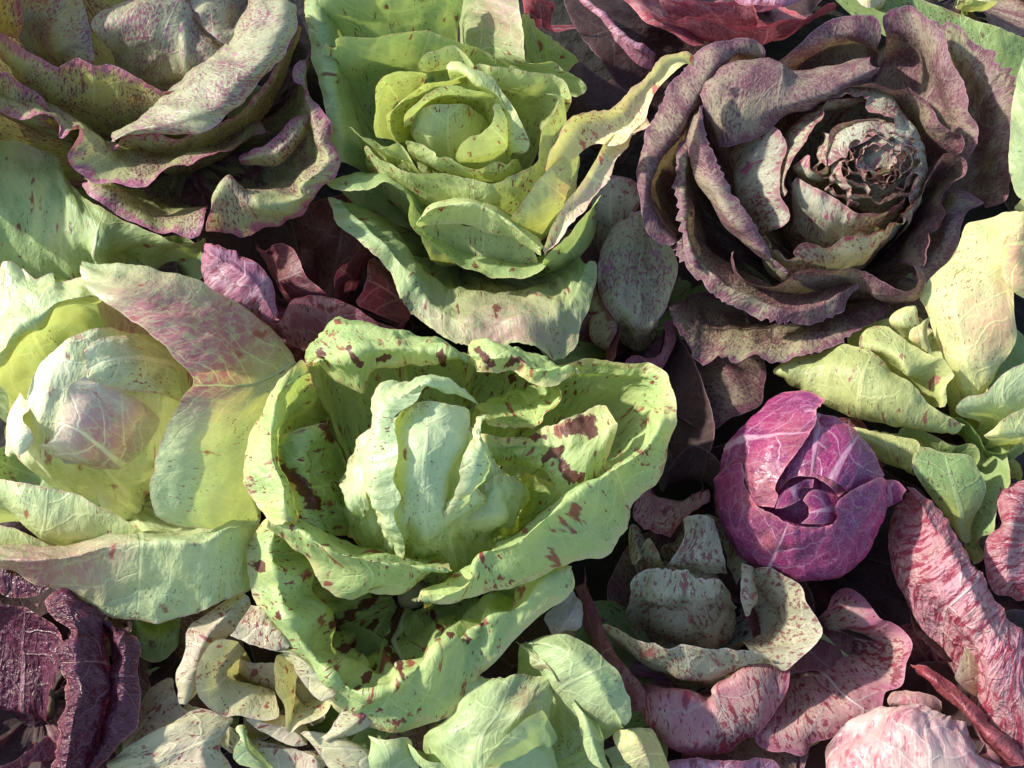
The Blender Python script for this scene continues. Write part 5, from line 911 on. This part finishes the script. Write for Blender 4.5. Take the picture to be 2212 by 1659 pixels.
h.leaf('c11', O_, "-330,1020,5.5 -150,950,6.3 0,900,7 100,900,7.6 240,970,8.3 340,1050,8.6 430,1120,8.7 500,1210,8.7 560,1270,8.6 630,1305,8.4 685,1350,8", "-350,1060,5.8 -200,1050,6.6 -50,1040,7.4 60,1050,8 180,1100,8.5 280,1160,8.7 380,1220,8.7 460,1270,8.6 540,1310,8.4 610,1340,8.2 680,1355,7.9",
       "-320,1080,5.4 -200,1130,6.2 -80,1170,6.8 40,1200,7.4 150,1240,7.8 260,1270,8 360,1300,8 450,1330,8 530,1355,7.8 600,1390,7.6 650,1392,7.5", "-300,1100,4.5 -200,1170,5 -80,1230,5.5 60,1300,6 160,1330,6.3 280,1350,6.6 370,1358,6.7 450,1366,6.8 520,1380,6.8 580,1392,6.8 630,1395,6.8", base=False, wr=1.2, label='broad olive leaf with a pointed tip')
h.leaf('c6', O_, "1200,800,6 1320,840,6.4 1450,860,6.6 1600,890,6.8 1650,945,6.8", "1250,880,6 1350,920,6.4 1460,950,6.6 1560,960,6.8 1610,975,6.8", "1320,980,5.2 1400,1010,5.6 1470,1040,5.8 1530,1060,6 1580,1080,6.2", ser=.6)
h.leaf('c6', LG, "1480,850,6.4 1600,860,6.6 1700,900,6.8 1800,940,7 1900,915,7.2 1960,940,7.2 1978,1000,7 1960,1060,6.8", "1500,900,5.6 1600,920 1690,960,5.8 1780,1000,6 1840,1015 1880,1025,6 1910,1040 1930,1070,6")
h.leaf('c6', LG, "1580,1010,7.4 1600,980,7.5 1660,945,7.6 1750,980,7.6 1830,990,7.6 1905,1010,7.6", "1585,1090,7.6 1640,1085,7.8 1700,1090,7.9 1780,1100,8 1860,1095,8 1960,1100,7.8", "1640,1180,7.2 1690,1195 1750,1215,7.7 1820,1225,7.8 1900,1210,7.8 1995,1180,7.6", "1700,1260,6.8 1750,1295 1800,1320,7.2 1850,1325,7.3 1910,1305,7.3 1970,1280,7.2",
       "1770,1360,6.3 1800,1390 1830,1410,6.6 1855,1412 1885,1400,6.6 1915,1370,6.6", "1850,1480,6 1862,1488 1875,1494,6 1885,1498 1893,1495 1900,1480,6", base=False, wr=.8, tints=[(1850, 1400, 150, .8)], label='smooth rounded grey-green leaf')
h.leaf('c6', LG, "2170,920,6.6 2120,1000,7 2150,1090,7.2 2140,1170,7.2 2070,1220,7 2050,1290,6.8 2060,1360,6.6 2050,1470,6.4 1970,1490,6.3 1995,1570,6 1930,1625,5.6", "2050,900,6 2040,990,6.2 2045,1070 2035,1130,6.2 2005,1190 1980,1250,6 1965,1320 1955,1390,5.7 1930,1450 1915,1520,5.4 1900,1600,5",
       "1950,1000,5 1950,1060 1945,1115,5 1935,1165 1920,1220 1905,1270,4.7 1895,1320 1885,1370 1880,1410,4.4 1875,1450 1870,1500,4.2", wav=1.3)

# ================================================================== long red-streaked leaf head (right)
h = NEW('radicchio_head', 'long red and white streaked leafy head with a rolled red leaf', 'radicchio', (2150, 1620, 0.8))
P_ = 'red_streaked'
h.leaf('c10', 'shade_maroon', "440,620,4 520,680,4.4 560,800,4.6 600,900,4.6 700,980,4.5 800,1080,4.3", "540,600,3.6 600,690 650,780,3.8 700,850 760,920,3.8 860,1000,3.6", "700,600,3 760,700 800,780 850,850 900,900 950,960,3")
h.leaf('c10', 'cream_flecked', "860,920,5.8 850,1000,6 830,1060,6 810,1150,6", "960,950,5.6 960,1050,5.8 950,1130,5.8 930,1230,5.6", "1030,1000,5 1030,1090 1020,1180,5 1000,1280,5", ser=.5, tints=[(900, 1150, 200, .5)])
h.leaf('c10', P_, "535,-5,7.5 640,35,8 700,110,8.2 770,190,8.4 840,310,8.5 905,410,8.5 922,490,8.5 985,530,8.5 1040,620,8.5 1065,690,8.4 1110,715,8.3 1108,770,8.2 1190,810,8 1250,880,7.8", "560,30,8 620,110,8.6 670,200,9 725,280,9.2 780,370,9.3 825,460,9.3 860,540,9.3 910,620,9.3 955,700,9.2 1000,770,9.1 1040,840,9 1080,900,8.9 1140,970,8.8 1250,1050,8.5",
       "550,60,7.6 590,150,8 610,250,8.3 640,350,8.6 680,450,8.8 715,540,8.9 760,620,8.9 820,700,8.8 870,780,8.8 915,850,8.7 965,920,8.6 1010,1000,8.6 1080,1130,8.3 1250,1350,7.6", "540,80,6.5 480,170,6.6 440,300,6.8 460,430,7 510,530,7.2 570,620,7.3 650,700,7.3 770,760,7.4 830,850,7.4 890,920,7.4 970,995,7.4 985,1150,7.2 1010,1330,7 1250,1620,6.2",
       wr=.8, fine=3.0, ser=.4, tints=[(560, 80, 170, .8), (500, 250, 150, .6), (780, 250, 110, .5)], label='long twisted leaf with red and white streaks')
h.leaf('c10', 'red_roll', "560,1050,4.8 650,1070,5.6 800,1130,6 900,1240,6.2 1000,1340,6.3 1080,1440,6.3 1228,1580,6.2", "580,1080,5.2 650,1110,6.2 760,1190,6.7 860,1290,7 950,1390,7 1050,1490,7 1228,1640,6.8", "600,1110,4.8 670,1150,5.5 760,1250,6 850,1340,6.2 930,1440,6.2 1030,1560,6.2 1120,1660,6", "620,1100,3.8 700,1130,4.3 800,1220,4.7 890,1320,5 980,1410,5 1070,1510,5 1180,1640,5", base=False, wr=1.3, label='narrow red leaf rolled into a tube')

# ================================================================== mauve veined head at the right edge
h = NEW('radicchio_head', 'mauve veined head at the edge behind the red-streaked leaf', 'radicchio', (2290, 1290, 0.8))
h.leaf('c10', 'red_streaked', "1170,0,6.6 1080,80,6.8 1075,200,7 1085,280,7 1010,340,7 1000,450,7 1010,560,6.8 1060,650,6.6 1150,680,6.4 1180,705,6.4 1290,700,6.2", "1260,0,7.2 1190,90 1160,180,7.7 1150,260,7.8 1130,340 1120,420,7.7 1120,490 1140,560,7.5 1180,600,7.2 1215,625 1280,640,7",
       "1400,0,7 1340,110 1300,200,7.4 1290,280 1280,350,7.4 1280,420 1290,480 1300,530,7.2 1310,560 1325,580 1350,600,7", wr=1.3, tints=[(1150, 150, 250, .5)])

# ================================================================== pink and white head at the bottom right
h = NEW('radicchio_head', 'pale pink and white rounded head in the sun below the rolled red leaf', 'radicchio', (1970, 1790, 0.8))
h.leaf('c10', 'pink_white', "420,1230,5 520,1210,5.5 620,1210,5.6 740,1260,5.2", "440,1290,4.8 540,1290,5.2 650,1290,5.4 740,1300,5", "460,1350,4 540,1360,4.2 640,1360,4.4 730,1360,4.2", tints=[(580, 1250, 200, .8)])
h.leaf('c10', 'pink_white', "330,1330,5.5 450,1300,6.2 620,1310,6.8 760,1340,7 830,1370,6.8 900,1420,6.4", "130,1480,5 320,1430,6.3 500,1420,7.2 690,1450,7.6 850,1490,7.4 1000,1560,6.8", "60,1600,4.6 280,1570,6.4 500,1570,7.6 730,1600,8 920,1640,7.6 1120,1660,6.8",
       "50,1760,4.6 280,1750,6.3 500,1760,7.6 740,1790,8 950,1800,7.4 1160,1800,6.6", "60,1900,4 300,1900,5 500,1910,6 740,1930,6.2 950,1930,6 1160,1920,5.4", wr=2.2, fine=1.6, bz=.5, tints=[(700, 1430, 130, .9), (330, 1480, 120, .5), (930, 1560, 120, .6)])
h.leaf('c9', 'maroon_lilac', "560,1640,4.2 720,1600,4.6 900,1600,4.8 1100,1590,4.8 1300,1600,4.5", "560,1720,4 720,1700,4.3 900,1690,4.4 1100,1690,4.4 1300,1690,4.2")

# ================================================================== dark crinkled purple head (bottom left)
h = NEW('radicchio_head', 'glossy dark purple crinkled head in the corner below the pale green one', 'radicchio', (90, 1530, 0.4), stem_r=.7)
J = 'crinkled_purple'
h.leaf('c7', J, "-150,600,6.5 50,640,6.8 200,680,6.8 330,800,6.8 360,950,6.6", "-150,900,4.5 50,900,4.8 180,950,4.8 270,1050,4.6 320,1200,4.4", "-150,1300,3.5 50,1300,3.6 180,1320,3.6 230,1350 280,1400,3.4", wr=1.2, fine=1.6)
h.leaf('c7', J, "-150,500,7 0,580,7.4 60,610,7.4 150,610,7.5 230,590,7.6 300,540,7.8", "-150,380,7.8 0,420,8.0 70,455 150,485,8.1 220,505 310,530,7.8", "-150,300,6.8 0,350,7 90,380 170,405,7 240,425 300,440,7", base=False, wr=1.6)
h.leaf('c7', J, "640,720,7.2 760,750,7.4 840,850,7.5 880,920,7.5 870,1020,7.5 870,1130,7.5 885,1230,7.4 875,1330,7.2 850,1420,7 780,1500,6.8 700,1590,6.6 600,1680,6.4", "640,740,7.8 700,790,8.1 745,870,8.2 765,950,8.2 762,1030,8.2 752,1120,8.1 758,1220,8 742,1310,7.8 705,1400,7.7 655,1480,7.5 610,1570,7.4 560,1680,7.2",
       "620,760,6.8 640,820,7.1 665,900,7.2 680,970,7.2 682,1040,7.2 674,1120,7.1 664,1210,7 648,1290,6.9 620,1370,6.7 585,1450,6.6 545,1540,6.4 480,1690,6.2", base=False, wr=1.5, fine=1.8)
h.leaf('c7', J, "300,560,7.8 310,700,8 390,820,8.2 360,920,8.4 355,1020,8.4 400,1140,8.3 380,1260,8.2 340,1380,8 330,1480,7.8 310,1600,7.6 280,1700,7.4", "420,540,8.4 420,680,8.8 480,800,9 470,920,9.2 460,1020,9.2 500,1140,9.1 480,1260,9 450,1380,8.8 440,1480,8.6 420,1600,8.4 400,1700,8.2",
       "540,600,7.8 600,700,8.1 620,820,8.3 600,920,8.4 620,1020,8.4 640,1140,8.3 620,1260,8.2 590,1380,8 560,1480,7.8 520,1600,7.6 500,1700,7.4", "560,640,6 620,720,6.2 640,830,6.3 630,930,6.4 640,1030,6.4 660,1140,6.3 640,1260,6.2 610,1380,6 580,1490,6 540,1610,6 520,1710,6", wr=2.0, fine=1.8, wfreq=.9, wav=1.5, label='thick crinkled fold running down the head')
h.leaf('c7', J, "-100,1650,7.2 30,1610,7.4 150,1540,7.4 260,1480,7.2 340,1420,6.9", "-100,1720,6.8 30,1680,7 160,1620,7 270,1570,6.9 350,1540,6.6", wr=1.5)

# ================================================================== cream flecked head (bottom, left of centre)
h = NEW('chicory_head', 'cream head with dark red flecks and pinkish leaves beneath the large open head', 'chicory', (560, 1560, 0.8))
K_, LL = 'cream_flecked', 'cream_flecked'
h.steep = 1.0
h.leaf('c7', K_, "1120,1220,4.8 1300,1300,5.2 1500,1420,5.4 1750,1500,5.4 2050,1520,5", "1080,1400,4.4 1280,1460,4.8 1500,1560,4.9 1760,1630,4.8 2060,1640,4.6", wav=1.8, ser=.5)
h.leaf('c7', K_, "1380,860,5 1560,950,5.4 1720,1000,5.6 1880,1120,5.4 2050,1300,5", "1360,1020,4.4 1540,1090,4.6 1700,1150,4.7 1840,1260,4.6 1980,1380,4.4", wav=1.8, tints=[(1600, 1000, 250, .6)])
h.leaf('c7', LL, "1500,560,6.8 1300,680,6.8 1150,780,6.8 1110,900,6.8 1100,1000,6.7 1110,1150,6.6 1125,1260,6.4", "1550,600,7.3 1400,720,7.4 1300,830,7.4 1250,930,7.3 1220,1020,7.2 1190,1130,7 1150,1260,6.6", "1560,680,6.4 1480,780,6.4 1420,850,6.4 1360,910 1310,970,6.4 1260,1060,6.3 1200,1200,6", base=False, tints=[(1250, 900, 260, .7)])
h.leaf('c7', K_, "1100,1080,4.8 1120,1180,5.2 1180,1270,5.4 1250,1290,5.5", "960,1150,4.8 1000,1280,5.2 1050,1350,5.3 1100,1380,5.4", "850,1300,4.2 850,1420,4.5 880,1480,4.6 960,1490,4.8", "780,1500,3.8 760,1560,3.8 780,1575 800,1580,3.8", tints=[(950, 1350, 300, .9)])
h.leaf('c7', K_, "1550,1560,5 1620,1520,5.4 1750,1540,5.6 1900,1560,5.6 2000,1600,5.6", "1560,1640,4.8 1660,1640,5.2 1770,1645 1880,1665,5.3 2000,1720,5.3", "1560,1760,4.6 1680,1770 1800,1780,4.8 1900,1790 2000,1800,4.8", tints=[(1900, 1600, 150, .7)])
h.leaf('c7', K_, "1450,830,7.6 1390,845,7.8 1310,910,7.8 1240,1010,7.8 1212,1120,7.7 1222,1215,7.6 1290,1295,7.4 1400,1342,7.2 1500,1332,7.2 1620,1352,7 1770,1392,6.8", "1480,880,6.8 1430,910,7 1375,970,7 1330,1045,7 1312,1120,7 1325,1175,6.9 1375,1220,6.8 1450,1248,6.6 1530,1242,6.6 1620,1258,6.4 1730,1290,6.2",
       "1520,920,5.5 1485,955,5.5 1450,995 1425,1035,5.5 1412,1065 1420,1095,5.4 1455,1115 1510,1125,5.2 1570,1135 1630,1150,5 1710,1180,5", wr=.8)
h.leaf('c7', LL, "1440,830,8 1560,890,8.1 1680,920,8.1 1780,930,8", "1480,780,8.4 1580,760,8.6 1680,780,8.6 1800,900,8.4", "1560,640,8 1620,660,8.2 1700,740,8.2 1800,870,8", base=False, tints=[(1620, 800, 150, .6)])
h.leaf('c7', K_, "1690,930,7.4 1710,1050,7.6 1720,1180,7.6 1760,1300,7.5 1800,1460,7.3 1850,1430,7.3 1950,1380,7.2 2020,1330,7.2 2070,1240,7.2", "1780,960,6.6 1790,1070,6.6 1795,1170,6.5 1815,1260,6.4 1830,1330,6.2 1870,1315,6.2 1930,1295,6.2 1990,1265,6.2 2040,1200,6.2",
       "1860,1050,5.4 1855,1115 1855,1170,5.1 1862,1220 1875,1250,5 1900,1255 1930,1248,5 1960,1235 1990,1210,5")
h.leaf('c7', LL, "1690,925,8 1800,960,8 1850,1090,7.8 2000,1250,7.6 2060,1230,7.6", "1800,930,8.4 1900,1000,8.4 1980,1080,8.2 2050,1160,8 2080,1200,7.9", "1850,900,7.8 1960,960,7.8 2050,1040 2110,1120 2140,1180,7.4", base=False)
h.leaf('c7', LL, "2120,1290,6.6 2080,1380,6.6 2010,1485,6.4", "2300,1300,7 2200,1400,7 2030,1485,6.6", "2300,1400,6.4 2150,1480,6.3 2040,1490,6.2", base=False)
h.leaf('c7', K_, "1250,1270,6.4 1330,1310,6.4 1400,1340,6.3 1480,1345,6.2 1430,1420,6.2 1390,1500,6.1 1450,1600,6 1480,1700,5.8", "1080,1380,6.6 1130,1405,6.8 1180,1430 1230,1460,6.9 1260,1500,6.9 1255,1560,6.8 1270,1640,6.7 1280,1740,6.5", "860,1500,6.2 900,1525,6.4 940,1550 975,1580,6.5 1000,1610 1020,1640,6.5 1035,1680 1050,1740,6.4", "660,1640,5.4 690,1640 725,1645,5.6 760,1660 785,1675,5.6 805,1695 825,1715 850,1750,5.5",
       tints=[(1150, 1560, 160, .6), (1250, 1650, 200, .5)], label='big pale leaf with a maroon-flecked margin')
h.leaf('c7', K_, "1500,1340,6.4 1580,1410,6.3 1680,1480,6.2 1780,1520,6.1 1900,1530,6", "1560,1330,6.7 1660,1380,6.7 1760,1400,6.6 1850,1440,6.4 1910,1510,6.2", "1600,1290,5.5 1690,1320 1780,1340 1860,1380 1930,1450,5.2", tints=[(1700, 1430, 200, .6)])
h.leaf('c7', 'pale_bluegreen', "1480,1390,6 1500,1480,6.4 1450,1540,6.6 1440,1590,6.6 1470,1660,6.4", "1500,1400,6.2 1530,1500,6.6 1560,1550 1600,1600,6.6 1640,1660,6.4", "1520,1420,5.4 1560,1500 1620,1560 1670,1610 1710,1660,5.4")
h.leaf('c7', 'cream_flecked', "1840,1430,6 1920,1490,6.1 1980,1580,6 2030,1680,5.8", "2000,1440,6.4 2080,1500,6.4 2130,1580,6.3 2180,1680,6", "2212,1500,6 2260,1540 2300,1590 2350,1650,5.8")

# ================================================================== pale blue-green head (bottom centre)
h = NEW('chicory_head', 'pale blue-green smooth head under the large open head', 'chicory', (1090, 1690, 0.8))
L_, LL = 'pale_bluegreen', 'grey_lilac'
h.leaf('c8', L_, "1040,1020,7 1150,980,7.4 1300,990,7.6 1450,960,7.6 1560,990,7.4 1620,1080,7.2", "960,1120,7 1080,1110,7.8 1210,1110,8.2 1370,1120,8.3 1500,1080,8.2 1625,1150,7.4", "860,1290,6.8 980,1270,8 1130,1270,8.6 1310,1275,8.7 1450,1240,8.6 1625,1320,7.2",
       "720,1390,6.4 860,1420,7.8 1020,1430,8.5 1210,1430,8.6 1400,1400,8.3 1630,1480,7", "665,1510,6 840,1570,7.4 1000,1580,8.2 1200,1600,8.3 1420,1570,8 1640,1600,6.8", "680,1620,5.6 840,1700,7 1000,1740,7.8 1200,1760,7.8 1430,1750,7.4 1650,1720,6.6", wr=1.8, tints=[(1420, 1160, 130, .8)])
h.leaf('c8', L_, "1100,1650,8.8 1160,1560,9 1250,1450,9.1 1350,1340,9.2 1450,1245,9.2 1530,1230,9", "1200,1660,8.4 1270,1540,8.8 1350,1440,8.9 1430,1380,8.9 1500,1320,8.8 1570,1280,8.5", "1350,1700,7.8 1390,1610,8 1450,1530,8 1520,1490 1580,1490,7.8 1635,1440,7.4", base=False, wr=1.3, tints=[(1200, 1530, 60, .4), (1500, 1240, 60, .5)])
h.leaf('c8', L_, "270,1390,6 320,1420,6.4 450,1430,6.6 580,1410,6.4", "300,1520,6.2 400,1540,6.6 500,1530,6.6 600,1500,6.2", "260,1640,6 390,1620,6.4 520,1600,6.3 640,1580,6", "240,1750,5.6 390,1740,6 520,1730 640,1720,5.8")
h.leaf('c8', L_, "595,1460,6.8 620,1500,7 690,1580,7.2 840,1610,7.2", "600,1480,6.6 640,1600,6.8 720,1680,6.9 840,1700,6.9", "620,1500,5.8 680,1640 760,1720 850,1760,5.8")
h.leaf('c8', L_, "1340,740,7.6 1420,830,7.6 1450,940,7.4 1560,1000,7.4 1650,1060,7.6", "1380,770,7.8 1490,830,8 1560,890,8.2 1620,970,8.4 1650,1030,8.4", "1420,740,7.4 1530,800,7.6 1610,870 1660,940 1690,1010,7.8", base=False, tints=[(1530, 930, 120, .7)])
h.leaf('c8', L_, "1480,700,7.6 1650,675,8 1780,690,8.2 1900,760,8.3 1990,850,8.3 2080,950,8.3 2130,1060,8.2 2190,1170,8 2200,1280,7.8 2150,1350,7.5", "1420,760,7.9 1570,760,8.5 1690,790,8.9 1790,850,9 1860,920,9 1920,1000,9 1975,1090,8.9 2025,1180,8.7 2070,1260,8.4 2120,1345,7.8",
       "1380,765,7.4 1490,825,7.9 1560,890,8.2 1615,960,8.4 1660,1030,8.5 1730,1100,8.4 1800,1180,8.2 1880,1270,8 1980,1340,7.7 2130,1370,7.3", wr=.8, tints=[(1680, 1060, 70, .5), (1900, 1290, 80, .5)], label='smooth oval leaf with a brownish margin')
h.leaf('c8', L_, "1690,1120,7.4 1750,1220,7.4 1800,1330,7.3 1820,1430,7.2 1850,1560,7 1870,1680,6.8", "1720,1110,7.8 1800,1200,7.9 1850,1290,7.9 1885,1400,7.8 1930,1530,7.6 2000,1680,7.2", "1760,1180,7 1860,1250,7 1940,1330,7 1970,1440,6.9 1980,1560,6.8 2050,1680,6.5")
h.leaf('c8', 'yellow_green', "2040,1400,6.4 2100,1540,6.8 2140,1640,6.8 2200,1760,6.6", "2180,1370,7 2250,1480,7.3 2300,1570,7.2 2350,1700,6.8", "2330,1390,5.6 2400,1490 2430,1580 2460,1700,5.4", tints=[(2280, 1550, 120, .5)])
h.leaf('c8', LL, "1530,580,6.8 1570,650,6.9 1620,745,6.8 1680,680,6.8 1760,660,6.6", "1640,480,7 1690,540,7.2 1740,590,7.2 1780,620 1820,640,6.8", "1740,370,6.6 1780,420 1810,460,6.8 1830,490 1845,530,6.6")

# ================================================================== small pale heads and loose leaves in the gaps
h = NEW('chicory_head', 'small grey-white speckled head deep between the rosette and the dark rose head', 'chicory', (1380, 720, 0.8), stem_r=.9)
Q = 'rose_pale'
h.leaf('f', Q, "1285,380,5.5 1330,370,5.8 1370,385,5.7 1395,420,5.2", "1270,430,5.5 1320,430,5.9 1350,432 1380,445,5.6", "1280,490,5 1320,495,5.2 1340,494 1360,490,5")
h.leaf('f', 'speckled_pale', "1345,470,6.2 1368,458,6.3 1390,460,6.2 1420,480,6", "1305,530,6.2 1360,510,6.6 1410,510,6.1 1455,535,6.4", "1290,600,6 1350,580,6.5 1410,575,5.9 1468,580,6.3", "1298,645,5.8 1350,650,6.2 1405,650,5.7 1450,635,6", "1325,685,5.6 1360,700,5.8 1395,707,5.6 1425,690,5.8", wr=1.5, fine=2, wav=1.8, ser=1.0)
h.leaf('f', Q, "1290,610,4.6 1300,650,5 1325,690,5.2 1340,700,5", "1275,640,4.4 1280,680,4.6 1300,710 1325,730,4.6", "1270,690,3.8 1275,720 1290,745 1310,760,3.8")
h.leaf('f', 'maroon_dark', "1235,690,4.2 1280,670,4.6 1320,690,4.8 1335,740,4.6 1325,790,4.4", "1240,730,3.6 1275,710,3.8 1300,725 1310,755 1300,790,3.6")
h.leaf('f', 'maroon_lilac', "1335,780,5 1375,765,5.2 1415,770,5 1430,720,5 1440,680,4.8", "1350,800,4.4 1385,790,4.6 1425,795 1450,750 1460,700,4.2")
h.leaf('f', 'shade_maroon', "1440,690,3.5 1500,780,4 1540,900,4.2 1530,990,4", "1420,760,3 1460,850,3.2 1490,930 1480,1000,3.2", "1400,850,2.6 1430,920 1450,980 1440,1020,2.6")
h.leaf('f', 'shade_maroon', "1440,1000,4 1500,960,4.2 1560,1000,4.2 1570,1080,4", "1430,1060,3.4 1490,1030 1540,1060 1550,1110,3.2")

h = NEW('chicory_head', 'green head cut by the frame beside the dark rose head', 'chicory', (2300, 330, 0.8))
h.leaf('f', 'pale_bluegreen', "2230,90,9 2205,140,9.2 2185,220,9.2 2178,300,9.2 2180,380,9 2195,440,8.6", "2290,100,9 2260,190,9.6 2250,260,9.6 2248,320 2252,380,9.3 2260,430,9", "2360,120,8.5 2330,200 2320,270 2318,320 2320,370 2330,420,8.3")
h.leaf('f', 'yellow_green', "2182,440,8 2200,425,8.2 2230,405,8.3", "2190,450,7.8 2210,445,8 2240,440,8", "2200,460,7 2220,460,7.2 2250,460,7.2")
h = NEW('chicory_head', 'shaded dark olive head behind the dark rose head', 'chicory', (2080, -20, 0.8))
h.leaf('f', 'leaf_green', "1750,-60,5 1900,-30,5.4 2050,20,5.6 2160,60,5.6 2260,100,5", "1850,40,4.5 1960,60,4.9 2070,100,5 2160,150,5 2260,220,4.6", "2030,130,4 2090,160 2150,210,4.2 2200,260 2260,320,4", ribs=.8)
h.leaf('f', 'cream_flecked', "1840,0,6.5 1880,20,6.8 1905,5,6.8 1920,-30,6.5", "1850,-40,6.8 1880,-20,7.2 1900,-25 1915,-60,6.8")
h.leaf('f', 'yellow_green', "2090,0,7 2130,6,7.2 2170,2,7.2 2200,-10,7", "2100,-40,7.4 2130,-30,7.6 2170,-30,7.6 2210,-50,7.2")
